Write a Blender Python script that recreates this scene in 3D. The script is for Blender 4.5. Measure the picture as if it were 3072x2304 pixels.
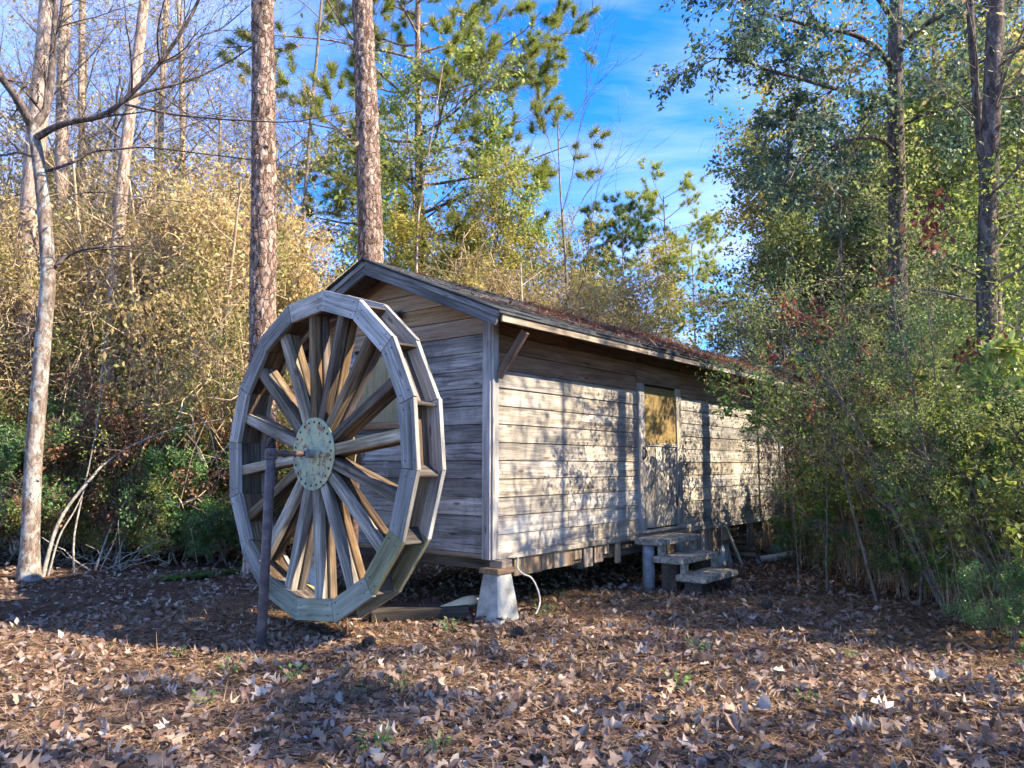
import bpy, math
import numpy as np
from mathutils import Matrix, Vector, Quaternion

for _o in list(bpy.data.objects):
    bpy.data.objects.remove(_o)
SC = bpy.context.scene
COL = SC.collection
R = math.radians

# ------------------------------------------------------------------ camera, sky, sun, exposure
F_PX, PITCH, EYE = 2296.8, 0.1064, 1.5          # photo focal length in 3072-px pixels
SUN_AZ, SUN_EL = 106.0, 40.0                    # clockwise from +Y (view direction), elevation
SUN_STRENGTH, SKY_STRENGTH, EXPOSURE = 3.8, 0.15, 2.2

cam_d = bpy.data.cameras.new('camera')
cam_d.sensor_width = 36.0
cam_d.lens = F_PX / 3072 * 36.0
cam_d.clip_end = 2000
cam = bpy.data.objects.new('camera', cam_d)
cam.location = (0, 0, EYE)
cam.rotation_euler = (R(90) + PITCH, 0, 0)
COL.objects.link(cam)
SC.camera = cam

SC.view_settings.view_transform = 'Standard'
SC.view_settings.look = 'None'
SC.view_settings.exposure = EXPOSURE
SC.view_settings.gamma = 1.0
SC.view_settings.use_curve_mapping = False
SC.cycles.max_bounces = 5
SC.cycles.diffuse_bounces = 2
SC.cycles.glossy_bounces = 1
SC.cycles.transmission_bounces = 3
SC.cycles.adaptive_threshold = 0.03

W = bpy.data.worlds.new('World')
SC.world = W
W.use_nodes = True
wt = W.node_tree
wt.nodes.clear()
w_out = wt.nodes.new('ShaderNodeOutputWorld')
w_bg = wt.nodes.new('ShaderNodeBackground')
w_bg.inputs['Strength'].default_value = SKY_STRENGTH
sky = wt.nodes.new('ShaderNodeTexSky')
sky.sky_type = 'NISHITA'
sky.sun_disc = False
sky.sun_elevation = R(SUN_EL)
sky.sun_rotation = R(SUN_AZ)
sky.altitude = 2500
sky.air_density = 1.0
sky.dust_density = 0.0
sky.ozone_density = 6.0
# thin wispy cloud over the whole dome, by direction
w_tc = wt.nodes.new('ShaderNodeTexCoord')
w_sep = wt.nodes.new('ShaderNodeSeparateXYZ')
wt.links.new(w_tc.outputs['Generated'], w_sep.inputs[0])
w_zc = wt.nodes.new('ShaderNodeMath'); w_zc.operation = 'MAXIMUM'; w_zc.inputs[1].default_value = 0.06
wt.links.new(w_sep.outputs['Z'], w_zc.inputs[0])
w_dx = wt.nodes.new('ShaderNodeMath'); w_dx.operation = 'DIVIDE'
w_dy = wt.nodes.new('ShaderNodeMath'); w_dy.operation = 'DIVIDE'
wt.links.new(w_sep.outputs['X'], w_dx.inputs[0]); wt.links.new(w_zc.outputs[0], w_dx.inputs[1])
wt.links.new(w_sep.outputs['Y'], w_dy.inputs[0]); wt.links.new(w_zc.outputs[0], w_dy.inputs[1])
w_cmb = wt.nodes.new('ShaderNodeCombineXYZ')
wt.links.new(w_dx.outputs[0], w_cmb.inputs[0]); wt.links.new(w_dy.outputs[0], w_cmb.inputs[1])
w_map = wt.nodes.new('ShaderNodeMapping')
w_map.inputs['Rotation'].default_value = (0, 0, R(38))
w_map.inputs['Scale'].default_value = (0.7, 1.3, 1)
wt.links.new(w_cmb.outputs[0], w_map.inputs[0])
w_n = wt.nodes.new('ShaderNodeTexNoise')
w_n.inputs['Scale'].default_value = 0.8
w_n.inputs['Detail'].default_value = 8
w_n.inputs['Roughness'].default_value = 0.55
w_n.inputs['Distortion'].default_value = 0.4
wt.links.new(w_map.outputs[0], w_n.inputs['Vector'])
w_r = wt.nodes.new('ShaderNodeValToRGB')
w_r.color_ramp.elements[0].position = 0.40
w_r.color_ramp.elements[0].color = (0, 0, 0, 1)
w_r.color_ramp.elements[1].position = 0.72
w_r.color_ramp.elements[1].color = (0.6, 0.6, 0.6, 1)
wt.links.new(w_n.outputs['Fac'], w_r.inputs[0])
w_mix = wt.nodes.new('ShaderNodeMix'); w_mix.data_type = 'RGBA'
w_mix.inputs['B'].default_value = (2.5, 2.6, 3.5, 1)
wt.links.new(w_r.outputs[0], w_mix.inputs['Factor'])
w_hs = wt.nodes.new('ShaderNodeHueSaturation'); w_hs.inputs['Saturation'].default_value = 1.25; w_hs.inputs['Hue'].default_value = 0.508; w_hs.inputs['Value'].default_value = 0.86
wt.links.new(sky.outputs[0], w_hs.inputs['Color']); wt.links.new(w_hs.outputs[0], w_mix.inputs['A'])
wt.links.new(w_mix.outputs['Result'], w_bg.inputs['Color'])
wt.links.new(w_bg.outputs[0], w_out.inputs['Surface'])

sun_dir = Vector((math.sin(R(SUN_AZ)) * math.cos(R(SUN_EL)), math.cos(R(SUN_AZ)) * math.cos(R(SUN_EL)), math.sin(R(SUN_EL))))
sun_d = bpy.data.lights.new('sun', 'SUN')
sun_d.energy = SUN_STRENGTH
sun_d.angle = R(0.5)
sun_d.color = (1.0, 0.86, 0.66)
sun = bpy.data.objects.new('sun', sun_d)
sun.rotation_euler = sun_dir.to_track_quat('Z', 'Y').to_euler()
sun.location = (30, -10, 30)
COL.objects.link(sun)

# ------------------------------------------------------------------ helpers: places
CP, SP = math.cos(PITCH), math.sin(PITCH)
def ray(px, py):                                  # direction through a photo pixel (3072x2304)
    u, v = (px - 1536) / F_PX, -(py - 1152) / F_PX
    return np.array([u, CP - v * SP, SP + v * CP])
def on_ground(px, py, z=0.0):
    d = ray(px, py)
    return np.array([0, 0, EYE]) + d * ((z - EYE) / d[2])
def at_depth(px, py, y):                          # the point of that pixel's ray at ground distance y
    d = ray(px, py)
    return np.array([0, 0, EYE]) + d * (y / d[1])
S_ = 3072 / 2212.0                                # my notes were taken on a 2212-px wide view
def ad(x, y, depth):
    return at_depth(x * S_, y * S_, depth)

YAW = 0.6782                                      # the shed's long side, clockwise from +Y
SO = np.array([-0.197, 7.527])                    # shed's near corner
LV = np.array([math.sin(YAW), math.cos(YAW)]); NV = np.array([math.cos(YAW), -math.sin(YAW)])
def shed_xy(L, N):
    return SO + L * LV + N * NV

def hgt(x, y):                                    # ground height
    x = np.asarray(x, float); y = np.asarray(y, float)
    dx, dy = x - SO[0], y - SO[1]
    L = dx * LV[0] + dy * LV[1]; N = dx * NV[0] + dy * NV[1]
    # a shallow fall in front of the gable, towards the pole
    g = np.clip((-0.55 - L) / 1.3, 0, 1); g = g * g * (3 - 2 * g)
    side = np.clip((0.9 - N) / 1.2, 0, 1); side = side * side * (3 - 2 * side)
    far = np.clip((-6 - N + 1.2) / 2.0, 0, 1) 
    h = -0.085 * g * side * (1 - np.clip((-N - 4.2) / 1.6, 0, 1))
    bumps = 0.018 * np.sin(1.9 * x + 0.7) * np.sin(1.6 * y + 1.1) + 0.010 * np.sin(4.3 * x - 1.3 * y) * np.sin(3.7 * y + 0.8 * x)
    near = np.clip(np.hypot(np.maximum(0, np.maximum(-L, L - 8.2)), np.maximum(0, np.maximum(-3.2 - N, N - 1.0))) / 1.0, 0, 1)
    return h + bumps * near

# ------------------------------------------------------------------ helpers: meshes
def mesh_np(name, V, Fc, mats=(), smooth=False, mat_idx=None):
    V = np.asarray(V, dtype=np.float32); Fc = np.asarray(Fc, dtype=np.int32)
    k = Fc.shape[1]
    me = bpy.data.meshes.new(name)
    me.vertices.add(len(V)); me.vertices.foreach_set('co', V.ravel())
    me.loops.add(Fc.size); me.loops.foreach_set('vertex_index', Fc.ravel())
    me.polygons.add(len(Fc)); me.polygons.foreach_set('loop_start', np.arange(0, Fc.size, k, dtype=np.int32))
    if mat_idx is not None: me.polygons.foreach_set('material_index', np.asarray(mat_idx, dtype=np.int32))
    me.update(calc_edges=True)
    if smooth: me.polygons.foreach_set('use_smooth', np.ones(len(Fc), dtype=bool))
    for m in mats: me.materials.append(m)
    return me
def mesh_py(name, V, Fc, mats=(), smooth=False):
    me = bpy.data.meshes.new(name)
    me.from_pydata([tuple(v) for v in V], [], [tuple(f) for f in Fc])
    me.update()
    if smooth: me.polygons.foreach_set('use_smooth', np.ones(len(me.polygons), dtype=bool))
    for m in mats: me.materials.append(m)
    return me
def obj(name, data, parent=None, M=None):
    o = bpy.data.objects.new(name, data)
    COL.objects.link(o)
    if parent is not None: o.parent = parent
    if M is not None: o.matrix_basis = M
    return o
def tag(o, label=None, cat=None, group=None, kind=None):
    if label: o['label'] = label
    if cat: o['category'] = cat
    if group: o['group'] = group
    if kind: o['kind'] = kind
    return o
def empty(name, loc, rz=0.0):
    o = obj(name, None)
    o.location = loc; o.rotation_euler = (0, 0, rz)
    o.empty_display_size = 0.2
    return o
def frame(pos, ex, ez):                           # local X along ex, local Z towards ez
    ex = Vector(ex).normalized(); ez = Vector(ez); ez = (ez - ex * ez.dot(ex)).normalized(); ey = ez.cross(ex)
    return Matrix(((ex.x, ey.x, ez.x, pos[0]), (ex.y, ey.y, ez.y, pos[1]), (ex.z, ey.z, ez.z, pos[2]), (0, 0, 0, 1)))

def chamfer_box(sx, sy, sz, c=0.004):             # box centred on origin with cut edges: 26 faces
    c = min(c, 0.3 * min(sx, sy, sz))
    h = (sx / 2, sy / 2, sz / 2)
    V, idx = [], {}
    for a in (-1, 1):
        for b in (-1, 1):
            for d in (-1, 1):
                s = (a, b, d)
                for ax in range(3):
                    p = [s[i] * (h[i] - (0 if i == ax else c)) for i in range(3)]
                    idx[(s, ax)] = len(V); V.append(p)
    Fc = []
    def add(q):
        P = [np.array(V[i]) for i in q]
        nrm = np.cross(P[1] - P[0], P[2] - P[0])
        if nrm.dot(sum(P)) < 0: q = q[::-1]
        Fc.append(q)
    for ax in range(3):
        o1, o2 = [i for i in range(3) if i != ax]
        for sgn in (-1, 1):
            q = []
            for (u, v) in ((-1, -1), (1, -1), (1, 1), (-1, 1)):
                s = [0, 0, 0]; s[ax] = sgn; s[o1] = u; s[o2] = v
                q.append(idx[(tuple(s), ax)])
            add(q)
        for u in (-1, 1):
            for v in (-1, 1):                      # edge running along ax
                s1 = [0, 0, 0]; s1[ax] = -1; s1[o1] = u; s1[o2] = v
                s2 = list(s1); s2[ax] = 1
                add([idx[(tuple(s1), o1)], idx[(tuple(s1), o2)], idx[(tuple(s2), o2)], idx[(tuple(s2), o1)]])
    for a in (-1, 1):
        for b in (-1, 1):
            for d in (-1, 1):
                add([idx[((a, b, d), k)] for k in range(3)])
    return V, Fc
_bc = {}
def board(name, parent, pos, ex, ez, L, Wd, T, mat, c=0.004, label=None):
    """A plank: length L along ex, thickness T along ez; pos is its centre."""
    key = (round(L, 3), round(Wd, 3), round(T, 3), mat.name, c)
    if key not in _bc:
        V, Fc = chamfer_box(L, Wd, T, c)
        _bc[key] = mesh_py(name, V, Fc, [mat])
    o = obj(name, _bc[key], parent, frame(pos, ex, ez))
    if label: o['label'] = label
    return o
def bar(name, parent, p0, p1, ez, Wd, T, mat, c=0.004):
    p0, p1 = Vector(p0), Vector(p1)
    return board(name, parent, (p0 + p1) / 2, p1 - p0, ez, (p1 - p0).length, Wd, T, mat, c)

def tube_arrays(pts, rad, sides, cap=True):
    pts = np.asarray(pts, float); n = len(pts)
    rad = np.broadcast_to(np.asarray(rad, float), (n,))
    t = np.gradient(pts, axis=0); t /= np.linalg.norm(t, axis=1)[:, None] + 1e-9
    ref = np.array([0.31, 0.87, 0.2]) if abs(t[0, 2]) > 0.7 else np.array([0.05, 0.1, 1.0])
    a = np.cross(t, ref); a /= np.linalg.norm(a, axis=1)[:, None] + 1e-9
    b = np.cross(t, a)
    ang = np.arange(sides) * 2 * math.pi / sides
    V = pts[:, None, :] + rad[:, None, None] * (np.cos(ang)[None, :, None] * a[:, None, :] + np.sin(ang)[None, :, None] * b[:, None, :])
    i = np.arange(n - 1)[:, None] * sides; j = np.arange(sides)[None, :]; k = (j + 1) % sides
    Q = np.stack([i + j, i + sides + j, i + sides + k, i + k], -1).reshape(-1, 4)
    return V.reshape(-1, 3), Q
def tubes(name, lines, mats, smooth=True, closed_caps=False):
    """lines: list of (pts, radii, sides) -> one mesh of quads"""
    VV, FF, off = [], [], 0
    for pts, rad, sides in lines:
        V, Q = tube_arrays(pts, rad, sides)
        VV.append(V); FF.append(Q + off); off += len(V)
    return mesh_np(name, np.concatenate(VV), np.concatenate(FF), mats, smooth)
def lathe(name, prof, mats, sides=24, smooth=True):
    """prof: list of (r, z) -> closed surface about local Z"""
    V, Fc = [], []
    for r, z in prof:
        for k in range(sides):
            a = 2 * math.pi * k / sides; V.append((r * math.cos(a), r * math.sin(a), z))
    for i in range(len(prof) - 1):
        for k in range(sides):
            k2 = (k + 1) % sides
            Fc.append((i * sides + k, i * sides + k2, (i + 1) * sides + k2, (i + 1) * sides + k))
    Fc.append(tuple(range(sides))[::-1]); Fc.append(tuple((len(prof) - 1) * sides + k for k in range(sides)))
    me = mesh_py(name, V, Fc, mats)
    if smooth:
        sm = np.array([len(p.vertices) == 4 for p in me.polygons]); me.polygons.foreach_set('use_smooth', sm)
    return me

# leaf templates (x along the leaf, y across, z out of the face)
T_LEAF = (np.array([(0, 0, 0), (.45, -.27, .07), (1, 0, -.04), (.45, .27, .07)]), np.array([(0, 1, 2), (0, 2, 3)]))
T_OVAL = (np.array([(0, 0, 0), (.28, -.24, .10), (.7, -.22, .14), (1, 0, .04), (.7, .22, .14), (.28, .24, .10), (.5, 0, 0)]),
          np.array([(0, 1, 6), (1, 2, 6), (2, 3, 6), (3, 4, 6), (4, 5, 6), (5, 0, 6)]))
def _oakleaf(seed):
    r = np.random.default_rng(seed); xs = [0, .16, .28, .42, .55, .68, .82, 1.0]; w = [.02, .10, .24, .12, .30, .13, .24, .02]
    V = [(x, -a * r.uniform(.8, 1.2), .25 * a + .12 * math.sin(3 * x)) for x, a in zip(xs, w)] + [(x, 0, .12 * math.sin(3 * x)) for x in xs] + [(x, a * r.uniform(.8, 1.2), .25 * a + .12 * math.sin(3 * x)) for x, a in zip(xs, w)]
    F_ = []
    for i in range(7):
        for o in (0, 8): F_ += [(o + i, o + i + 1, o + i + 9), (o + i, o + i + 9, o + i + 8)]
    return np.array(V), np.array(F_)
T_OAK = _oakleaf(5)
def _star(n_l, inner, curl, seed):
    r = np.random.default_rng(seed); V = [(.40, 0, 0)]
    for k in range(n_l * 2):
        a = math.pi + 2 * math.pi * k / (n_l * 2)
        rr = (.62 if k % 2 else inner) * (1 + r.uniform(-.2, .2))
        if k == 0: rr = .42
        V.append((.40 + rr * math.cos(a), rr * .95 * math.sin(a), curl * rr * rr * r.uniform(.2, 1.8)))
    F_ = [(0, 1 + k, 1 + (k + 1) % (n_l * 2)) for k in range(n_l * 2)]
    return np.array(V), np.array(F_)
T_STAR = _star(5, .24, .55, 3)
T_NEEDLE = (np.array([(0, -.5, 0), (0, .5, 0), (1, 0, 0)]), np.array([(0, 1, 2)]))

def scatter(rng, P, size, tmpl, D=None, up=0.5, width=1.0, dspread=0.6, flat=None):
    """Leaves at points P. D: leaf axis (else random). Returns verts, faces."""
    P = np.asarray(P, float); n = len(P)
    size = np.broadcast_to(np.asarray(size, float), (n,))
    rnd = rng.normal(size=(n, 3))
    if D is None: a = rnd.copy(); 
    else: a = np.asarray(D, float) / (np.linalg.norm(D, axis=1)[:, None] + 1e-9) + dspread * rnd
    if flat is not None: a[:, 2] *= flat
    a /= np.linalg.norm(a, axis=1)[:, None] + 1e-9
    nr = rng.normal(size=(n, 3)) * (1 - up) + np.array([0, 0, 1.0]) * up * 1.6
    nr -= a * (nr * a).sum(1)[:, None]; nr /= np.linalg.norm(nr, axis=1)[:, None] + 1e-9
    b = np.cross(nr, a)
    T, Fc = tmpl
    V = P[:, None, :] + size[:, None, None] * (T[None, :, 0:1] * a[:, None, :] + width * T[None, :, 1:2] * b[:, None, :] + T[None, :, 2:3] * nr[:, None, :])
    FF = Fc[None] + (np.arange(n) * len(T))[:, None, None]
    return V.reshape(-1, 3), FF.reshape(-1, Fc.shape[1])
def merge(parts):
    VV, FF, off = [], [], 0
    for V, Fc in parts:
        VV.append(V); FF.append(Fc + off); off += len(V)
    return np.concatenate(VV), np.concatenate(FF)

# ------------------------------------------------------------------ materials
class NT:
    def __init__(s, name):
        s.m = bpy.data.materials.new(name); s.m.use_nodes = True
        s.t = s.m.node_tree; s.b = s.t.nodes['Principled BSDF']; s.out = s.t.nodes['Material Output']
    def n(s, typ, **kw):
        nd = s.t.nodes.new('ShaderNode' + typ)
        for k, v in kw.items():
            if k.startswith('_'): setattr(nd, k[1:], v); continue
            if isinstance(v, bpy.types.NodeSocket): s.t.links.new(v, nd.inputs[k])
            else: nd.inputs[k].default_value = v
        return nd
    def link(s, a, b): s.t.links.new(a, b)
    def ramp(s, fac, stops, interp='LINEAR'):
        nd = s.t.nodes.new('ShaderNodeValToRGB'); cr = nd.color_ramp; cr.interpolation = interp
        while len(cr.elements) < len(stops): cr.elements.new(0.5)
        for e, (p, c) in zip(cr.elements, stops):
            e.position = p; e.color = (c, c, c, 1) if isinstance(c, (int, float)) else (*c, 1)
        s.link(fac, nd.inputs[0]); return nd.outputs[0]
    def mix(s, fac, a, b, blend='MIX'):
        nd = s.t.nodes.new('ShaderNodeMix'); nd.data_type = 'RGBA'; nd.blend_type = blend
        for k, v in (('Factor', fac), ('A', a), ('B', b)):
            if isinstance(v, bpy.types.NodeSocket): s.link(v, nd.inputs[k])
            elif k == 'Factor': nd.inputs[k].default_value = v
            else: nd.inputs[k].default_value = (*v, 1)
        return nd.outputs['Result']
    def math(s, op, a, b=None):
        nd = s.t.nodes.new('ShaderNodeMath'); nd.operation = op
        for i, v in enumerate((a, b)):
            if v is None: continue
            if isinstance(v, bpy.types.NodeSocket): s.link(v, nd.inputs[i])
            else: nd.inputs[i].default_value = v
        return nd.outputs[0]
    def coords(s, scale, rnd=True):
        tc = s.n('TexCoord').outputs['Object']
        if rnd:
            r = s.n('ObjectInfo').outputs['Random']
            c = s.n('CombineXYZ', X=s.math('MULTIPLY', r, 37.0), Y=s.math('MULTIPLY', r, 91.0), Z=s.math('MULTIPLY', r, 53.0)).outputs[0]
            va = s.n('VectorMath', _operation='ADD'); s.link(tc, va.inputs[0]); s.link(c, va.inputs[1]); tc = va.outputs[0]
        return s.n('Mapping', Vector=tc, Scale=scale).outputs[0]
    def noise(s, vec, scale=1.0, detail=5.0, rough=0.55, dist=0.0):
        return s.n('TexNoise', Vector=vec, Scale=scale, Detail=detail, Roughness=rough, Distortion=dist).outputs['Fac']
    def done(s, col, rough=0.8, bump=None, bs=0.4, bd=0.01, spec=0.25):
        if isinstance(col, bpy.types.NodeSocket): s.link(col, s.b.inputs['Base Color'])
        else: s.b.inputs['Base Color'].default_value = (*col, 1)
        if isinstance(rough, bpy.types.NodeSocket): s.link(rough, s.b.inputs['Roughness'])
        else: s.b.inputs['Roughness'].default_value = rough
        s.b.inputs['Specular IOR Level'].default_value = spec
        if bump is not None:
            bp = s.n('Bump', Strength=bs, Distance=bd, Height=bump); s.link(bp.outputs[0], s.b.inputs['Normal'])
        return s.m

def wood(name, c_dark, c_mid, c_light, stain=0.5, stain_col=(0.035, 0.03, 0.027), vary=0.35, grain=34.0, rough=0.85, spots=True, sat=(.65, .7), mildew=0.0):
    s = NT(name)
    g = s.noise(s.coords((1.6, grain, grain)), 1.0, 7, 0.62, 0.25)
    g2 = s.noise(s.coords((5.0, grain * 3.2, grain * 3.2)), 1.0, 3, 0.6)
    bl = s.noise(s.coords((0.9, 3.5, 3.5)), 1.0, 4, 0.55, 0.6)
    f = s.math('ADD', s.math('MULTIPLY', g, 0.55), s.math('MULTIPLY', bl, 0.45))
    col = s.ramp(f, [(0.36, c_dark), (0.50, c_mid), (0.64, c_light)])
    fine = s.ramp(g2, [(0.30, 0.55), (0.55, 1.0)])
    col = s.mix(0.55, col, s.mix(1.0, col, fine, 'MULTIPLY'))
    st = s.ramp(s.noise(s.coords((0.8, 13.0, 13.0)), 1.0, 7, 0.66, 0.9), [(0.52, 0.0), (0.68, 1.0)])
    col = s.mix(s.math('MULTIPLY', st, stain), col, stain_col)
    r = s.n('ObjectInfo').outputs['Random']
    r2 = s.math('FRACT', s.math('MULTIPLY', r, 7.31))
    hs = s.n('HueSaturation', Hue=0.5, Saturation=s.math('ADD', s.math('MULTIPLY', r2, sat[1]), sat[0]), Value=s.math('ADD', s.math('MULTIPLY', r, 1.72 * vary), .86 * (1 - vary)), Color=col)
    col = hs.outputs[0]
    if spots:                                       # knots
        kn = s.n('TexVoronoi', Vector=s.coords((1.7, 6.0, 6.0)), Scale=1.0, Randomness=1.0).outputs['Distance']
        kf = s.ramp(kn, [(0.07, 1.0), (0.12, 0.0)])
        col = s.mix(s.math('MULTIPLY', kf, 0.7), col, (0.05, 0.03, 0.02))
    if mildew:                                      # grey mildew that runs on over neighbouring boards
        gp = s.n('Mapping', Vector=s.n('NewGeometry').outputs['Position'], Scale=(1.0, 1.0, 0.75)).outputs[0]
        mf = s.ramp(s.noise(gp, 2.3, 9, 0.72, 0.4), [(0.47, 0.0), (0.60, 1.0)])
        col = s.mix(s.math('MULTIPLY', mf, mildew), col, (0.10, 0.095, 0.09))
    bmp = s.math('ADD', g, s.math('MULTIPLY', g2, 0.5))
    return s.done(col, rough, bmp, 0.75, 0.006, 0.2)

M_GREY = wood('weathered_grey_wood', (0.11, 0.10, 0.095), (0.30, 0.285, 0.27), (0.52, 0.50, 0.47), 0.55)
M_GABLE = wood('weathered_gable_wood', (0.17, 0.155, 0.14), (0.44, 0.415, 0.385), (0.70, 0.665, 0.615), 0.9, (0.045, 0.04, 0.036), 0.4, mildew=.45)
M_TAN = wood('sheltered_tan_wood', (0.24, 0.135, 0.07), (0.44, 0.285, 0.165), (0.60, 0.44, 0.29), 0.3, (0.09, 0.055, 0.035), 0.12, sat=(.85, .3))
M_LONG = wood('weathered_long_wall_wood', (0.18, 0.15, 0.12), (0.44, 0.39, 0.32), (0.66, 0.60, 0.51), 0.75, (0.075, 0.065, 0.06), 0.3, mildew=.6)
M_BROWN = wood('dark_brown_wood', (0.12, 0.07, 0.045), (0.22, 0.135, 0.09), (0.34, 0.23, 0.16), 0.5, (0.045, 0.028, 0.02), 0.15, sat=(.8, .3))
M_TRIM = wood('weathered_trim_wood', (0.20, 0.19, 0.18), (0.40, 0.385, 0.37), (0.60, 0.58, 0.55), 0.25, vary=0.18)
M_RIM = wood('weathered_wheel_rim_wood', (0.15, 0.135, 0.115), (0.36, 0.335, 0.295), (0.60, 0.57, 0.52), 0.6, (0.06, 0.05, 0.035), 0.4, 42.0)
M_RIMG = wood('algae_stained_rim_wood', (0.15, 0.14, 0.085), (0.33, 0.315, 0.20), (0.52, 0.49, 0.34), 0.40, (0.06, 0.05, 0.03), 0.25, 42.0)
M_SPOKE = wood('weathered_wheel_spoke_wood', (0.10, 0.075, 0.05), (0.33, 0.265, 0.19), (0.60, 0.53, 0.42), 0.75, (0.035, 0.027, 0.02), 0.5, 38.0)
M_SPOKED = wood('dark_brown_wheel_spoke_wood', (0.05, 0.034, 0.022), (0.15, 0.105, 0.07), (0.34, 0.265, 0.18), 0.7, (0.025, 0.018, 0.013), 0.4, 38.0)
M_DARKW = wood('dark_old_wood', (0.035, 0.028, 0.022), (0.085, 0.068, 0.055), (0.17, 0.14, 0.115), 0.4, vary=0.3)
M_RAKE = wood('dark_rake_wood', (0.05, 0.048, 0.046), (0.13, 0.125, 0.12), (0.27, 0.26, 0.25), 0.5, (0.03, 0.028, 0.026), 0.25)
M_FASCIA = wood('peeling_fascia_wood', (0.13, 0.10, 0.08), (0.33, 0.27, 0.205), (0.54, 0.47, 0.38), 0.9, (0.04, 0.03, 0.025), 0.12)
M_SKIRT = wood('orange_skirt_wood', (0.15, 0.095, 0.06), (0.35, 0.255, 0.175), (0.56, 0.46, 0.34), 0.8, (0.04, 0.028, 0.022), 0.35, sat=(.7, .5))

def plain(name, cols, scale=6.0, rough=0.8, bump=0.4, bd=0.01, spec=0.3, metal=0.0, detail=6):
    s = NT(name)
    v = s.coords((1, 1, 1))
    f = s.noise(v, scale, detail, 0.62)
    n_ = len(cols)
    col = s.ramp(f, [(0.33 + 0.34 * i / max(1, n_ - 1), c) for i, c in enumerate(cols)])
    s.b.inputs['Metallic'].default_value = metal
    return s.done(col, rough, s.noise(v, scale * 6, 4, 0.6), bump, bd, spec)
M_CONC = plain('cast_concrete', [(0.20, 0.20, 0.18), (0.36, 0.36, 0.33), (0.48, 0.47, 0.43)], 7.0, 0.9, 0.6, 0.006)
M_STEP = plain('aggregate_concrete', [(0.13, 0.12, 0.10), (0.30, 0.27, 0.22), (0.50, 0.45, 0.37)], 22.0, 0.92, 0.9, 0.01)
M_POST = plain('painted_steel_purple_brown', [(0.045, 0.032, 0.034), (0.085, 0.062, 0.062), (0.15, 0.11, 0.095)], 9.0, 0.6, 0.5, 0.003, 0.5)
M_RUST = plain('rusty_steel', [(0.05, 0.03, 0.028), (0.12, 0.065, 0.045), (0.24, 0.13, 0.08)], 14.0, 0.75, 0.7, 0.004, 0.4)
M_STEEL = plain('dull_steel', [(0.10, 0.10, 0.11), (0.22, 0.22, 0.23), (0.34, 0.34, 0.34)], 14.0, 0.5, 0.3, 0.002, 0.6)
M_BOLT = plain('dark_bolt', [(0.02, 0.02, 0.02), (0.06, 0.045, 0.035)], 14.0, 0.6, 0.3, 0.002, 0.5)
M_PIPE = plain('grey_steel_pipe', [(0.12, 0.14, 0.17), (0.22, 0.24, 0.27), (0.32, 0.33, 0.35)], 8.0, 0.6, 0.3, 0.003, 0.5)
M_PVC = plain('weathered_pvc', [(0.40, 0.42, 0.38), (0.60, 0.60, 0.55)], 5.0, 0.6, 0.1, 0.002)
M_CABLE = plain('white_cable', [(0.62, 0.58, 0.50), (0.74, 0.70, 0.62)], 20.0, 0.55, 0.1, 0.001)
M_CREAM = plain('cream_sheet', [(0.50, 0.42, 0.25), (0.68, 0.60, 0.42)], 8.0, 0.6, 0.2, 0.003)
M_VOID = plain('dark_inside', [(0.02, 0.018, 0.016), (0.035, 0.03, 0.026)], 3.0, 0.95, 0.2)
M_SHING = None
def shingle_mat():
    s = NT('asphalt_shingle')
    v = s.coords((1, 1, 1))
    gr = s.noise(v, 160, 2, 0.6)
    col = s.ramp(s.noise(v, 3.0, 5, 0.6), [(0.35, (0.022, 0.026, 0.032)), (0.55, (0.045, 0.05, 0.057)), (0.7, (0.085, 0.088, 0.086))])
    col = s.mix(0.6, col, s.mix(1.0, col, s.ramp(gr, [(0.3, 0.4), (0.65, 1.0)]), 'MULTIPLY'))
    r = s.n('ObjectInfo').outputs['Random']
    col = s.n('HueSaturation', Value=s.math('ADD', s.math('MULTIPLY', r, 0.9), 0.6), Color=col).outputs[0]
    return s.done(col, 0.9, gr, 0.5, 0.004, 0.3)
M_SHING = shingle_mat()
def hub_mat():
    s = NT('green_enamel_with_rust')
    v = s.coords((1, 1, 1), False)
    base = s.ramp(s.noise(v, 5.0, 5, 0.6), [(0.36, (0.19, 0.245, 0.17)), (0.48, (0.31, 0.34, 0.21)), (0.62, (0.42, 0.38, 0.19))])
    rust = s.ramp(s.noise(v, 13.0, 7, 0.7, 0.6), [(0.52, 0.0), (0.60, 1.0)])
    col = s.mix(rust, base, (0.20, 0.085, 0.035))
    return s.done(col, 0.6, s.noise(v, 60, 3), 0.3, 0.003, 0.4)
M_HUB = hub_mat()
def ply_mat(name, cols):
    s = NT(name)
    g = s.noise(s.coords((24, 3, 24)), 1.0, 5, 0.6, 0.5)
    return s.done(s.ramp(g, [(0.3, cols[0]), (0.5, cols[1]), (0.7, cols[2])]), 0.75, g, 0.3, 0.003)
M_PLY = ply_mat('mustard_plywood', [(0.15, 0.10, 0.035), (0.20, 0.14, 0.052), (0.26, 0.19, 0.078)])
M_PANEL = ply_mat('olive_painted_panel', [(0.24, 0.21, 0.11), (0.33, 0.28, 0.16), (0.42, 0.36, 0.21)])

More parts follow.
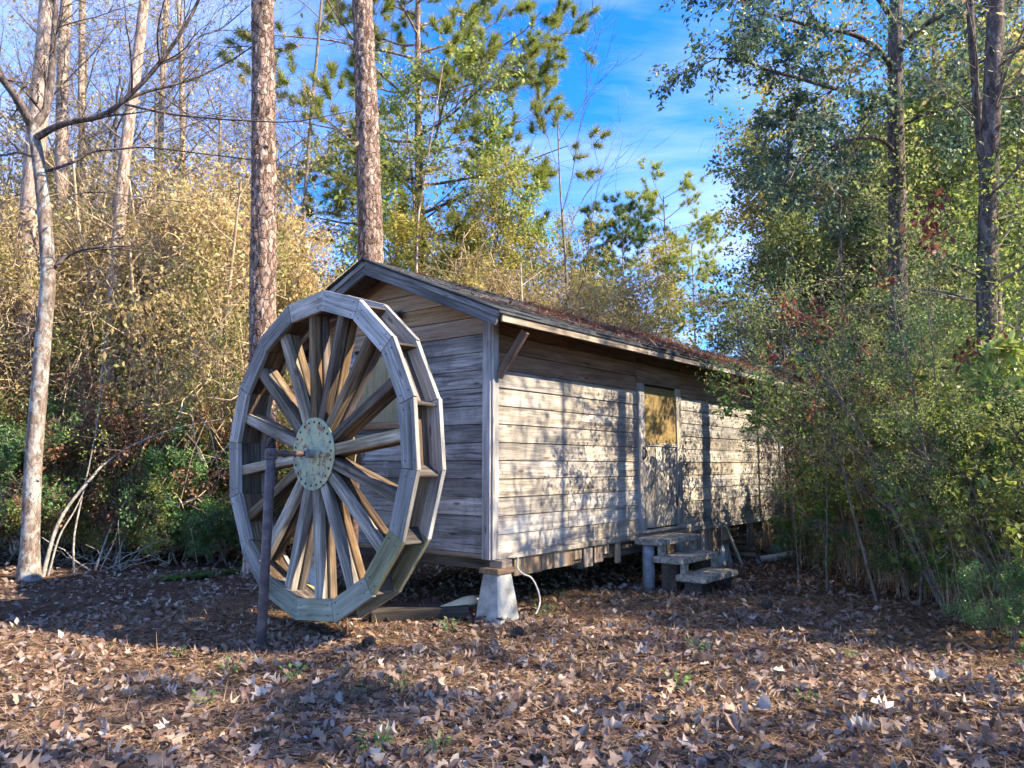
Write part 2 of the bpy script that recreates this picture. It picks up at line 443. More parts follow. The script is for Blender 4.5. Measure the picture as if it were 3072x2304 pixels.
def bark(name, cols, plate=(9, 9, 2.6), lichen=None, depth=0.02, crack_amt=0.6):
    s = NT(name)
    base = s.coords((1, 1, 1))
    wob = s.n('TexNoise', Vector=base, Scale=5.0, Detail=4.0, Roughness=0.6).outputs['Color']
    va = s.n('VectorMath', _operation='MULTIPLY_ADD'); s.link(wob, va.inputs[0]); va.inputs[1].default_value = (.16, .16, .16); s.link(base, va.inputs[2])
    v = s.n('Mapping', Vector=va.outputs[0], Scale=plate).outputs[0]
    vd = s.n('TexVoronoi', Vector=v, Scale=1.0, Randomness=1.0, _feature='DISTANCE_TO_EDGE').outputs['Distance']
    vc = s.n('TexVoronoi', Vector=v, Scale=1.0, Randomness=1.0).outputs['Color']
    crack = s.ramp(vd, [(0.0, 0.0), (0.10, 1.0)])
    nz = s.noise(s.coords((7, 7, 2.2)), 2.5, 8, 0.68)
    f = s.math('ADD', s.math('MULTIPLY', nz, 0.75), s.math('MULTIPLY', vc, 0.25))
    col = s.ramp(f, [(0.36, cols[0]), (0.5, cols[1]), (0.64, cols[2])])
    dk = (cols[0][0] * .6, cols[0][1] * .6, cols[0][2] * .6)
    col = s.mix(crack_amt, col, s.mix(crack, dk, col))
    if lichen:
        lf = s.ramp(s.noise(s.coords((2.2, 2.2, 1.6)), 2.6, 8, 0.75), [(0.48, 0.0), (0.56, 1.0)])
        col = s.mix(s.math('MULTIPLY', lf, 0.8), col, lichen)
    h = s.math('ADD', s.math('MULTIPLY', crack, crack_amt), nz)
    return s.done(col, 0.95, h, 0.9, depth, 0.12)
M_PINE = bark('pine_bark', [(0.085, 0.055, 0.042), (0.25, 0.17, 0.13), (0.46, 0.35, 0.28)], (15, 15, 6), None, 0.025, 0.75)
M_BARKG = bark('grey_lichen_bark', [(0.09, 0.065, 0.05), (0.19, 0.145, 0.115), (0.30, 0.25, 0.21)], (26, 26, 9), (0.33, 0.34, 0.31), 0.008, 0.35)
M_BARKP = bark('pale_bark', [(0.17, 0.12, 0.09), (0.36, 0.27, 0.21), (0.54, 0.44, 0.36)], (24, 24, 7), None, 0.012, 0.4)  # lightest of the bark tones
M_BARKD = bark('dark_bark', [(0.05, 0.04, 0.034), (0.115, 0.09, 0.078), (0.22, 0.18, 0.155)], (24, 24, 7), None, 0.012, 0.4)
M_TWIG = plain('twig_bark', [(0.09, 0.07, 0.055), (0.17, 0.135, 0.105), (0.27, 0.225, 0.18)], 9.0, 0.9, 0.3)
M_DRYSTEM = plain('dry_tan_stem', [(0.24, 0.16, 0.10), (0.42, 0.31, 0.20), (0.58, 0.46, 0.32)], 7.0, 0.9, 0.3)
M_PALESTICK = plain('bleached_stick', [(0.13, 0.115, 0.10), (0.26, 0.235, 0.205), (0.42, 0.385, 0.34)], 17.0, 0.9, 0.3)

def leaf(name, cols, trans=0.35, rough=0.5, vary=0.25, spec=0.35, clump=None, gain=1.0):
    """cols: colours spread at random over single leaves"""
    s = NT(name)
    ri = s.n('NewGeometry').outputs['Random Per Island']
    if gain != 1.0: cols = [tuple(min(.7, c * gain) for c in q) for q in cols]
    n_ = len(cols)
    col = s.ramp(ri, [(i / max(1, n_ - 1), c) for i, c in enumerate(cols)])
    r = s.n('ObjectInfo').outputs['Random']
    if clump:                                        # some sprays are of another hue, in patches
        cf = s.ramp(s.noise(s.coords((1, 1, 1)), clump[1], 3, 0.6), [(0.56, 0.0), (0.64, 1.0)])
        col = s.mix(s.math('MULTIPLY', cf, 0.75), col, clump[0])
    col = s.n('HueSaturation', Value=s.math('ADD', s.math('MULTIPLY', r, 2 * vary), 1 - vary), Color=col).outputs[0]
    s.done(col, rough, None, spec=spec)
    tr = s.n('BsdfTranslucent', Color=col)
    mx = s.n('MixShader', Fac=trans)
    s.link(s.b.outputs[0], mx.inputs[1]); s.link(tr.outputs[0], mx.inputs[2]); s.link(mx.outputs[0], s.out.inputs[0])
    return s.m
L_EVER = leaf('evergreen_leaf', [(0.035, 0.085, 0.032), (0.06, 0.14, 0.05), (0.10, 0.19, 0.06), (0.19, 0.25, 0.075)], 0.42, 0.42, 0.25, 0.35, gain=1.3)
L_BLUE = leaf('dark_bluish_leaf', [(0.035, 0.065, 0.05), (0.06, 0.11, 0.075), (0.10, 0.16, 0.09), (0.20, 0.23, 0.11)], 0.42, 0.42, 0.25, 0.35, gain=1.15)
L_FINE = leaf('small_green_leaf', [(0.09, 0.135, 0.04), (0.16, 0.205, 0.06), (0.24, 0.27, 0.085), (0.30, 0.27, 0.10)], 0.5, 0.5, 0.25, 0.2, gain=1.2)
L_BRIGHT = leaf('bright_green_leaf', [(0.06, 0.15, 0.035), (0.10, 0.22, 0.05), (0.15, 0.27, 0.065), (0.26, 0.30, 0.08)], 0.42, 0.4, gain=1.1)
L_YEL = leaf('yellow_green_leaf', [(0.17, 0.19, 0.035), (0.31, 0.29, 0.055), (0.43, 0.37, 0.08), (0.52, 0.39, 0.11)], 0.5, 0.5, clump=((0.48, 0.35, 0.17), 0.8), gain=1.1)
L_SUNG = leaf('sunny_green_leaf', [(0.10, 0.15, 0.03), (0.18, 0.24, 0.05), (0.27, 0.31, 0.07), (0.36, 0.35, 0.11)], 0.48, 0.45, gain=1.25)
L_TAN = leaf('dry_tan_leaf', [(0.30, 0.20, 0.09), (0.47, 0.35, 0.16), (0.62, 0.49, 0.25), (0.48, 0.44, 0.14)], 0.48, 0.6, clump=((0.30, 0.32, 0.075), 0.9))
L_DRYB = leaf('reddish_dry_leaf', [(0.15, 0.075, 0.045), (0.25, 0.135, 0.08), (0.36, 0.22, 0.13)], 0.4, 0.6, clump=((0.12, 0.15, 0.04), 1.2))
L_RUST = leaf('rust_brown_leaf', [(0.13, 0.035, 0.022), (0.22, 0.065, 0.04), (0.30, 0.11, 0.055)], 0.4, 0.55)
L_NEEDLE = leaf('pine_needle', [(0.09, 0.14, 0.025), (0.16, 0.21, 0.035), (0.25, 0.27, 0.05), (0.34, 0.28, 0.07)], 0.45, 0.45, gain=1.3)
L_NEEDLED = leaf('dark_pine_needle', [(0.035, 0.075, 0.022), (0.07, 0.12, 0.035), (0.13, 0.17, 0.045)], 0.4, 0.45, gain=1.2)
L_FAR = leaf('far_leaf', [(0.09, 0.11, 0.03), (0.20, 0.18, 0.05), (0.34, 0.26, 0.09), (0.42, 0.30, 0.14)], 0.45, 0.6, clump=((0.18, 0.20, 0.045), 0.15), gain=1.1)
L_LITTER = leaf('fallen_leaf', [(0.07, 0.042, 0.032), (0.13, 0.082, 0.06), (0.22, 0.15, 0.105), (0.32, 0.225, 0.155), (0.21, 0.105, 0.075), (0.42, 0.32, 0.235), (0.17, 0.11, 0.09), (0.30, 0.215, 0.175), (0.52, 0.44, 0.37)], 0.15, 0.7, 0.0, gain=0.88)
L_PALE = leaf('pale_fallen_leaf', [(0.30, 0.215, 0.15), (0.40, 0.31, 0.235), (0.50, 0.42, 0.35), (0.60, 0.55, 0.50)], 0.15, 0.6, 0.25, gain=0.9)
L_RSTRAW = leaf('rusty_roof_straw', [(0.14, 0.06, 0.04), (0.27, 0.12, 0.075), (0.36, 0.20, 0.12)], 0.1, 0.6, 0.0)
L_STRAW = leaf('pine_straw', [(0.15, 0.085, 0.045), (0.28, 0.175, 0.09), (0.42, 0.30, 0.18), (0.28, 0.12, 0.075)], 0.1, 0.6, 0.0)
L_GRASS = leaf('grass_blade', [(0.05, 0.10, 0.03), (0.10, 0.16, 0.05), (0.24, 0.24, 0.11)], 0.3, 0.5)

# ------------------------------------------------------------------ ground
def ground_mat():
    s = NT('forest_soil')
    tc = s.n('TexCoord').outputs['Object']
    a = s.noise(tc, 0.7, 4, 0.6); b = s.noise(tc, 9, 8, 0.7); c = s.noise(tc, 70, 4, 0.7)
    col = s.ramp(b, [(0.3, (0.045, 0.026, 0.017)), (0.5, (0.105, 0.062, 0.038)), (0.7, (0.20, 0.125, 0.08))])
    col = s.mix(0.6, col, s.mix(1.0, col, s.ramp(c, [(0.3, 0.35), (0.6, 1.0)]), 'MULTIPLY'))
    col = s.mix(s.math('MULTIPLY', s.ramp(a, [(0.45, 0.0), (0.62, 1.0)]), 0.35), col, (0.20, 0.14, 0.095))
    return s.done(col, 0.95, s.math('ADD', b, c), 0.8, 0.03, 0.1)
def axis_pts(lo, hi, step, far):
    core = np.arange(lo, hi + 1e-6, step)
    out = [hi + 1.0 * (1.6 ** k) for k in range(1, 15) if hi + 1.0 * (1.6 ** k) < far] + [far]
    return np.concatenate([-(np.array(out[::-1]) - hi) + lo, core, out])
gx, gy = axis_pts(-11, 11, 0.14, 500), axis_pts(-1, 15, 0.14, 500)
GX, GY = np.meshgrid(gx, gy)
GZ = hgt(GX, GY)
nx = len(gx)
ii, jj = np.meshgrid(np.arange(nx - 1), np.arange(len(gy) - 1))
q0 = (jj * nx + ii).ravel()
ground = obj('ground', mesh_np('ground', np.stack([GX, GY, GZ], -1).reshape(-1, 3), np.stack([q0, q0 + 1, q0 + nx + 1, q0 + nx], -1), [ground_mat()], True))
tag(ground, 'brown forest floor covered in fallen leaves', kind='structure')

def polar(rng, n, r0, r1, th0=-44, th1=44):
    r = np.sqrt(rng.uniform(r0 * r0, r1 * r1, n)); a = np.radians(rng.uniform(th0, th1, n))
    return r * np.sin(a), r * np.cos(a)
def litter_points(rng, n, r0, r1):
    x, y = polar(rng, n, r0, r1)
    return x, y
rg = np.random.default_rng(11)
parts = []
for n_, r0, r1, sz, tm in ((9000, 1.6, 4.2, (.035, .085), T_OVAL), (450, 1.6, 4.2, (.05, .09), T_STAR), (2200, 1.6, 5.5, (.06, .11), T_OAK), (17000, 4.2, 7.5, (.035, .085), T_OVAL), (900, 4.2, 7.5, (.05, .09), T_STAR),
                           (19000, 7.5, 12.0, (.05, .10), T_LEAF), (1200, 7.5, 11.0, (.05, .09), T_STAR), (12000, 12.0, 18.0, (.08, .13), T_LEAF), (14000, 2, 7, (.02, .05), T_LEAF)):
    x, y = litter_points(rg, n_, r0, r1)
    # drifts: thin the cover where a slow pattern is low
    keep = (np.sin(1.3 * x + 2 * np.sin(.9 * y)) * np.sin(1.1 * y + 1.5 * np.sin(.7 * x)) + rg.uniform(-.9, 1.6, n_)) > -0.15
    x, y = x[keep], y[keep]
    z = hgt(x, y) + np.abs(rg.normal(0, .012, len(x))) + .004
    up = rg.uniform(.55, .98)
    parts.append(scatter(rg, np.stack([x, y, z], -1), rg.uniform(sz[0], sz[1], len(x)), tm, up=0.5, flat=.5))
V, Fc = merge(parts)
# leaves blown against the things that stand here
for (L_, N_, r_, n_, hh) in ((.075, .01, .26, 170, .07), (3.1, .9, .55, 260, .06), (3.0, .3, .4, 120, .05), (-.3, -.7, .55, 260, .05), (-1.3, -1.2, .6, 260, .04), (-1.72, -1.2, .16, 70, .05), (6.4, .35, .6, 160, .05), (5.5, .1, .3, 80, .06)):
    c_ = shed_xy(L_, N_); a_ = rg.uniform(0, 6.28, n_); q_ = r_ * np.sqrt(rg.uniform(.15, 1.2, n_))
    x, y = c_[0] + q_ * np.cos(a_), c_[1] + q_ * np.sin(a_)
    parts.append(scatter(rg, np.stack([x, y, hgt(x, y) + rg.uniform(0, hh, n_)], -1), rg.uniform(.035, .08, n_), T_OVAL, up=.45, flat=.5))
V, Fc = merge(parts)
litter = tag(obj('leaf_litter', mesh_np('leaf_litter', V, Fc, [L_LITTER]), ground), kind='stuff')
n_ = 70000
x, y = polar(rg, n_, 1.6, 9.5)
z = hgt(x, y) + np.abs(rg.normal(0, .012, n_)) + .006
V, Fc = scatter(rg, np.stack([x, y, z], -1), rg.uniform(.10, .22, n_), T_NEEDLE, up=.8, width=.03, flat=.14)
straw = tag(obj('pine_straw', mesh_np('pine_straw', V, Fc, [L_STRAW]), ground), kind='stuff')
# the three hundred largest leaves, one by one
def lobed_leaf(seed, lobes, inner):
    r = np.random.default_rng(seed); k = lobes * 2
    V = [(0, 0, 0)]
    for ring, rr_ in ((0.5, .5), (1.0, 1.0)):
        for i in range(k):
            a = math.pi + 2 * math.pi * i / k + r.uniform(-.08, .08)
            rad = (.55 if i % 2 else inner) * (1 + r.uniform(-.15, .15)) * rr_
            if i == 0: rad *= .8
            V.append((rad * math.cos(a), rad * .92 * math.sin(a), (.9 * rad * rad) * r.uniform(-.5, 2.2) + .05 * math.sin(3 * a + seed) * rr_))
    Fc = [(0, 1 + i, 1 + (i + 1) % k) for i in range(k)]
    for i in range(k):
        j = (i + 1) % k
        Fc += [(1 + i, 1 + k + i, 1 + k + j), (1 + i, 1 + k + j, 1 + j)]
    return mesh_np('fallen_leaf', np.array(V), np.array(Fc), [L_PALE], True)
def oak_leaf(seed):
    V, Fc = _oakleaf(seed); V = V * 1.15 - np.array([.55, 0, 0]); r = np.random.default_rng(seed); V[:, 2] += .5 * (V[:, 1] * r.uniform(.4, 1.6)) ** 2 * 4 + .12 * np.sin(5 * V[:, 0] + seed)
    return mesh_np('fallen_leaf', V, Fc, [L_PALE], True)
LEAFM = [lobed_leaf(1, 5, .26), oak_leaf(2), oak_leaf(3), oak_leaf(4), lobed_leaf(5, 7, .42), oak_leaf(6)]
LEAFB = []
for me in LEAFM:
    m2 = me.copy(); m2.materials.clear(); m2.materials.append(L_LITTER); LEAFB.append(m2)
lx, ly = polar(rg, 300, 2.3, 6.6, -36, 36)
for i in range(300):
    o = obj('fallen_leaf', (LEAFM if rg.random() < .32 else LEAFB)[i % 6], ground)
    o.location = (lx[i], ly[i], float(hgt(lx[i], ly[i])) + rg.uniform(.018, .045))
    o.rotation_euler = (rg.normal(0, .45), rg.normal(0, .45), rg.uniform(0, 6.3))
    s_ = rg.uniform(.075, .13); o.scale = (s_, s_, s_)

# ------------------------------------------------------------------ shed   (local x = out from long wall, y = along it, z up)
shed = empty('shed', (SO[0], SO[1], 0), -YAW)
tag(shed, 'long weathered wooden shed raised on concrete piers with a dark shingled gable roof', 'shed')
SW, SL, ZB, ZT = 2.94, 7.96, 0.644, 2.84
RX, RZ, EXO, EZO = -SW / 2, 3.72, 0.43, 2.93          # ridge and eave of the deck's top face
SLOPE = (RZ - EZO) / (EXO - RX)
def roof_z(x): return RZ - SLOPE * abs(x - RX)
rs = np.random.default_rng(5)
EXPO = 0.1815
def panel(name, V, Fc, mat, parent): return obj(name, mesh_py(name, V, Fc, [mat]), parent)
def boxv(x0, x1, y0, y1, z0, z1):
    V = [(x, y, z) for x in (x0, x1) for y in (y0, y1) for z in (z0, z1)]
    return V, [(0, 1, 3, 2), (4, 6, 7, 5), (0, 4, 5, 1), (2, 3, 7, 6), (0, 2, 6, 4), (1, 5, 7, 3)]
# gable wall: a backing wall with clapboards on it
GT = 0.018
zr_in = lambda x: roof_z(x) - 0.045
bk = [(-SW + .02, .03, ZB), (-.02, .03, ZB), (-.02, .03, zr_in(0)), (RX, .03, zr_in(RX)), (-SW + .02, .03, zr_in(0))]
Vb = [(a, b, c) for a, b, c in bk] + [(a, b + .04, c) for a, b, c in bk]
gw = panel('gable_wall', Vb, [(0, 1, 2, 3, 4), (9, 8, 7, 6, 5)] + [(i, i + 5, (i + 1) % 5 + 5, (i + 1) % 5) for i in range(5)], M_VOID, shed)
def gable_board(x0b, x1b, x0t, x1t, z0, z1, mat, tilt=0.0, sink=0.0):
    cx, cz = (x0b + x1b) / 2, (z0 + z1) / 2
    T = GT; y0 = 0.03
    V = []
    for (xa, za, lift) in ((x0b, z0, .012), (x1b, z0, .012), (x1t, z1, 0), (x0t, z1, 0)):
        V.append((xa - cx, za - cz, lift + T - sink))
    V = [(a, b, 0.0) for a, b, c in V] + [(a, b, c) for a, b, c in V]
    # chamfered lower edge: a shadow line between courses
    Fc = [(4, 5, 6, 7), (3, 2, 1, 0), (0, 1, 5, 4), (1, 2, 6, 5), (2, 3, 7, 6), (3, 0, 4, 7)]
    o = obj('clapboard', mesh_py('clapboard', V, Fc, [mat]), gw, frame((cx, y0, cz), (1, 0, 0), (0, -1, 0)))
    return o
z = ZB + .004; k = 0
xl_edge, xr_edge = -SW + .095, -.102
WX0, WX1, WZ0, WZ1 = -2.12, -1.30, 1.98, 2.78          # boarded opening in the gable
while z < zr_in(RX) - .06:
    z1 = min(z + EXPO - .006, zr_in(RX) - .02)
    def lim(zz):
        hw = (RZ - .05 - zz) / SLOPE
        return max(xl_edge, RX - hw), min(xr_edge, RX + hw)
    a0, b0 = lim(z); a1, b1 = lim(z1)
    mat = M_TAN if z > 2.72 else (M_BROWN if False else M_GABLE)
    cuts = []
    if WZ0 - .05 < (z + z1) / 2 < WZ1: cuts = [(WX0, WX1)]
    if cuts:
        gable_board(a0, WX0, a1, WX0, z, z1, mat, sink=rs.uniform(0, .003)); gable_board(WX1, b0, WX1, b1, z, z1, mat, sink=rs.uniform(0, .003))
    else:
        if k % 3 == 1 and z < 2.6:
            xm = rs.uniform(-1.9, -.9); gable_board(a0, xm - .002, a1, xm - .002, z, z1, mat, sink=rs.uniform(0, .003)); gable_board(xm + .002, b0, xm + .002, b1, z, z1, mat, sink=rs.uniform(0, .003))
        else: gable_board(a0, b0, a1, b1, z, z1, mat, sink=rs.uniform(0, .003))
    z += EXPO; k += 1
# boarded gable window
win = obj('window', mesh_py('window', *chamfer_box(WX1 - WX0 - .01, WZ1 - WZ0 - .01, .016, .003), [M_PANEL]), shed, frame(((WX0 + WX1) / 2, .018, (WZ0 + WZ1) / 2), (1, 0, 0), (0, -1, 0)))
win['label'] = 'olive painted panel boarding up the gable window'
def local_bar(name, parent, p0, p1, ez, wd, t, mat):   # parent may carry its own matrix: build in shed space, then re-base
    Mx = parent.matrix_basis.inverted() if parent is not shed else Matrix.Identity(4)
    p0, p1 = Vector(p0), Vector(p1)
    o = board(name, parent, (0, 0, 0), (1, 0, 0), (0, 0, 1), (p1 - p0).length, wd, t, mat)
    o.matrix_basis = Mx @ frame((p0 + p1) / 2, p1 - p0, ez)
    return o
local_bar('sill', win, (WX0 - .06, -.012, WZ0 - .035), (WX1 + .06, -.012, WZ0 - .035), (0, -1, 0), .075, .045, M_TAN)
local_bar('frame', win, (WX0 + .03, -.002, WZ0), (WX0 + .03, -.002, WZ1), (0, -1, 0), .055, .022, M_TRIM)
local_bar('frame', win, (WX1 - .03, -.002, WZ0), (WX1 - .03, -.002, WZ1), (0, -1, 0), .055, .022, M_TRIM)
local_bar('frame', win, (WX0, -.002, WZ1 - .025), (WX1, -.002, WZ1 - .025), (0, -1, 0), .05, .024, M_TRIM)

# long wall towards the path
lw = panel('long_wall', *boxv(-.07, -.03, .02, SL, ZB, ZT + .22), M_VOID, shed)
DY0, DY1, DZ0, DZ1 = 3.02, 3.91, 0.70, 2.56
def clap(parent, y0, y1, z0, z1, x, mat, out=1):
    cx, cz = (y0 + y1) / 2, (z0 + z1) / 2
    hl, hw = (y1 - y0) / 2, (z1 - z0) / 2
    sk = rs.uniform(0, .003)
    V = [(-hl, -hw, 0), (hl, -hw, 0), (hl, hw, 0), (-hl, hw, 0), (-hl, -hw, GT + .012 - sk), (hl, -hw, GT + .012 - sk), (hl, hw, GT - sk), (-hl, hw, GT - sk)]
    Fc = [(4, 5, 6, 7), (3, 2, 1, 0), (0, 1, 5, 4), (1, 2, 6, 5), (2, 3, 7, 6), (3, 0, 4, 7)]
    return obj('clapboard', mesh_py('clapboard', V, Fc, [mat]), parent, frame((x, cx, cz), (0, 1, 0) if out > 0 else (0, -1, 0), (out, 0, 0)))
z = ZB + .004; k = 0
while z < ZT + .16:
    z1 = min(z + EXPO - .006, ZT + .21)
    m_ = M_BROWN if z > 2.44 else M_LONG  # top courses in a darker brown than those below
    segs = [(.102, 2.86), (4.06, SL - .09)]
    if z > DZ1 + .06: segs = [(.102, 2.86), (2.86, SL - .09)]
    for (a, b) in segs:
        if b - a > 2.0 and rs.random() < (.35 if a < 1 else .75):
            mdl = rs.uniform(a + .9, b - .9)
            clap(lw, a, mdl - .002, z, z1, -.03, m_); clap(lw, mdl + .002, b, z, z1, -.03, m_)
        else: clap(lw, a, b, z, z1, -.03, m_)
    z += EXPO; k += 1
# the two walls that face away
bw = panel('back_wall', *boxv(-SW + .03, -SW + .07, .02, SL, ZB, ZT + .04), M_VOID, shed)
ew = panel('end_wall', Vb and [(a, SL - b, c) for a, b, c in Vb], [(4, 3, 2, 1, 0), (5, 6, 7, 8, 9)] + [((i + 1) % 5, (i + 1) % 5 + 5, i + 5, i) for i in range(5)], M_VOID, shed)
z = ZB + .004
while z < ZT + .02:
    z1 = min(z + EXPO - .006, ZT + .04)
    clap(bw, .02, SL - .02, z, z1, -SW + .03, M_GREY, -1)
    z += EXPO
z = ZB + .004
while z < zr_in(RX) - .06:
    z1 = min(z + EXPO - .006, zr_in(RX) - .02); zz = (z + z1) / 2
    hw = min(SW / 2 - .02, (RZ - .05 - z1) / SLOPE)
    board('clapboard', ew, (RX, SL - .02, zz), (-1, 0, 0), (0, 1, 0), 2 * hw, z1 - z, .024, M_GREY)
    z += EXPO
# corner boards, bottom trim
board('corner_post', shed, (-.052, -.014, (ZB - .05 + 3.06) / 2), (0, 0, 1), (0, -1, 0), 3.06 - ZB + .05, .106, .034, M_TRIM, .005)
board('corner_post', shed, (.009, .033, (ZB - .05 + 3.03) / 2), (0, 0, 1), (1, 0, 0), 3.03 - ZB + .05, .092, .030, M_TRIM, .005)
board('corner_post', shed, (-SW + .05, -.014, (ZB - .05 + 3.06) / 2), (0, 0, 1), (0, -1, 0), 3.06 - ZB + .05, .10, .034, M_TRIM, .005)
board('corner_post', shed, (.009, SL - .045, (ZB - .05 + 3.03) / 2), (0, 0, 1), (1, 0, 0), 3.03 - ZB + .05, .10, .030, M_TRIM, .005)
for (a, b) in ((.085, 1.6), (1.604, 4.3), (4.304, SL - .01)):
    board('bottom_trim', shed, (.004, (a + b) / 2, ZB - .028), (0, 1, 0), (1, 0, 0), b - a, .062, .034, M_LONG)
board('bottom_trim', shed, (-SW / 2 - .05, .004, ZB - .024), (1, 0, 0), (0, -1, 0), SW - .12, .05, .03, M_SKIRT)
# door
door = obj('door', mesh_py('door', *chamfer_box(DZ1 - DZ0 - .02, DY1 - DY0 - .01, .02, .003), [M_VOID]), shed, frame((-.03, (DY0 + DY1) / 2, (DZ0 + DZ1) / 2), (0, 0, 1), (1, 0, 0)))
DI = door.matrix_basis.inverted()
npl = 5; wpl = (DY1 - DY0 - .015) / npl
for i in range(npl):
    o = board('plank', door, (0, 0, 0), (1, 0, 0), (0, 0, 1), 1.08 + rs.uniform(-.01, .01), wpl - .005, .022, M_LONG)
    o.matrix_basis = DI @ frame((-.010 + rs.uniform(-.002, .002), DY0 + .008 + wpl * (i + .5), DZ0 + .545), (0, 0, 1), (1, 0, 0))
o = board('plywood_panel', door, (0, 0, 0), (1, 0, 0), (0, 0, 1), .74, DY1 - DY0 - .01, .014, M_PLY, .002)
o.matrix_basis = DI @ frame((-.004, (DY0 + DY1) / 2, 2.16), (0, 0, 1), (1, 0, 0)); o['label'] = 'mustard plywood sheet on the upper half of the door'
o = board('batten', door, (0, 0, 0), (1, 0, 0), (0, 0, 1), DY1 - DY0 - .01, .045, .03, M_LONG); o.matrix_basis = DI @ frame((.002, (DY0 + DY1) / 2, 1.775), (0, 1, 0), (1, 0, 0))
for zz in (1.02, 2.34):
    o = board('hinge', door, (0, 0, 0), (1, 0, 0), (0, 0, 1), .11, .04, .012, M_BOLT, .002); o.matrix_basis = DI @ frame((.012, DY1 + .0, zz), (0, 0, 1), (1, 0, 0))
V, Q = tube_arrays([(.012, DY0 - .06, 1.74), (.05, DY0 - .055, 1.71), (.055, DY0 - .05, 1.66), (.05, DY0 - .055, 1.61), (.012, DY0 - .06, 1.58)], .013, 8)
o = obj('handle', mesh_np('handle', V, Q, [M_BOLT], True), door); o.matrix_basis = DI
board('door_frame', shed, (.004, 2.94, 1.65), (0, 0, 1), (1, 0, 0), 1.93, .150, .034, M_GREY)
board('door_frame', shed, (.004, 3.985, 1.65), (0, 0, 1), (1, 0, 0), 1.93, .142, .034, M_LONG)
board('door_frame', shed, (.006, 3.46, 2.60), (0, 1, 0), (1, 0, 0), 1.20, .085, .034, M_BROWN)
board('door_sill', shed, (.02, 3.46, .672), (0, 1, 0), (0, 0, 1), 1.20, .09, .03, M_LONG)
# floor frame and skirt
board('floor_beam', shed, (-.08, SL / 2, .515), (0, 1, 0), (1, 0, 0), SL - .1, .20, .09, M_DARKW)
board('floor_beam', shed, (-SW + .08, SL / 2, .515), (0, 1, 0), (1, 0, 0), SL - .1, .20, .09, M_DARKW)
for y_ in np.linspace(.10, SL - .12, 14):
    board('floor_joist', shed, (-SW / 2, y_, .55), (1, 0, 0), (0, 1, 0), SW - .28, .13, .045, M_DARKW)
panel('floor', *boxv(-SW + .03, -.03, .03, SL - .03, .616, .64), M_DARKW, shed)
skl = [(.36, .82, .40), (.83, 1.42, .41), (1.43, 1.58, .46), (1.62, 1.80, .36), (1.83, 2.02, .39), (2.05, 2.16, .47), (2.30, 2.42, .34), (3.60, 3.95, .30), (3.97, 4.30, .22), (4.32, 4.62, .25), (4.64, 5.0, .16), (5.02, 5.32, .20), (5.36, 5.62, .14), (6.35, 6.6, .22), (7.0, 7.3, .12), (7.32, 7.65, .16)]
for a, b, z0 in skl:
    zt_ = ZB - .062
    board('skirt_board', shed, (-.018 + rs.uniform(-.004, .004), (a + b) / 2, (zt_ + z0) / 2), (0, 0, 1), (1, 0, 0), zt_ - z0, b - a - .006, .022, M_SKIRT)
# roof
roof = empty('roof', (0, 0, 0)); roof.parent = shed
y0r, y1r = -.41, SL + .45
def slab(name, side, top, bot, x_e, mat, ya=y0r, yb=y1r):
    ss = 1 if side > 0 else -1
    xe = RX + ss * (EXO - RX) if x_e is None else x_e
    pts = [(RX, RZ - bot), (xe, roof_z(xe) - bot), (xe, roof_z(xe) - top), (RX, RZ - top)]
    V = [(a, ya, b) for a, b in pts] + [(a, yb, b) for a, b in pts]
    Fc = [(0, 1, 2, 3), (7, 6, 5, 4), (0, 4, 5, 1), (1, 5, 6, 2), (2, 6, 7, 3), (3, 7, 4, 0)]
    if ss < 0: Fc = [f[::-1] for f in Fc]
    return obj(name, mesh_py(name, V, Fc, [mat]), roof)
slab('roof_deck', 1, .0, .026, EXO - .012, M_DARKW); slab('roof_deck', -1, .0, .026, 2 * RX - EXO + .012, M_DARKW)
ca = math.atan(SLOPE)
for ss in (1, -1):
    d = (ss * math.cos(ca), 0, -math.sin(ca)); up = (ss * math.sin(ca), 0, math.cos(ca))
    for yb in (y0r + .019, y1r - .019):
        ez = (0, -1, 0) if yb < 1 else (0, 1, 0)
        ln = (EXO - RX) / math.cos(ca)
        def P(t, drop): return (RX + d[0] * t - up[0] * drop, yb, RZ + d[2] * t - up[2] * drop)
        bar('rake_board', roof, P(.012, .088), P(ln + .005, .088), ez, .118, .034, M_RAKE)
        yy = yb + (-.026 if yb < 1 else .026)
        def P2(t, drop): return (RX + d[0] * t - up[0] * drop, yy, RZ + d[2] * t - up[2] * drop)
        bar('rake_trim', roof, P2(.016, .034), P2(ln + .02, .034), ez, .05, .02, M_GREY)
    xe = RX + ss * (EXO - RX)
    xf = xe - ss * .002
    for (a, b) in ((y0r + .04, 2.4), (2.403, 5.3), (5.303, y1r - .04)):
        board('fascia', roof, (xf, (a + b) / 2, EZO - .062), (0, 1, 0), (ss, 0, 0), b - a, .085, .024, M_FASCIA)
    board('drip_edge', roof, (xe + ss * .020, (y0r + y1r) / 2, EZO - .016), (0, 1, 0), (ss, 0, 0), y1r - y0r + .05, .036, .014, M_SHING, .002)
    # rafters under the overhang
    for y_ in np.linspace(.02, SL - .02, 15):
        p0 = (RX + ss * .03, y_, RZ - .075 - SLOPE * .03); p1 = (xe - ss * .03, y_, roof_z(xe - ss * .03) - .075)
        bar('rafter', roof, p0, p1, (0, 1, 0), .09, .04, M_BROWN)
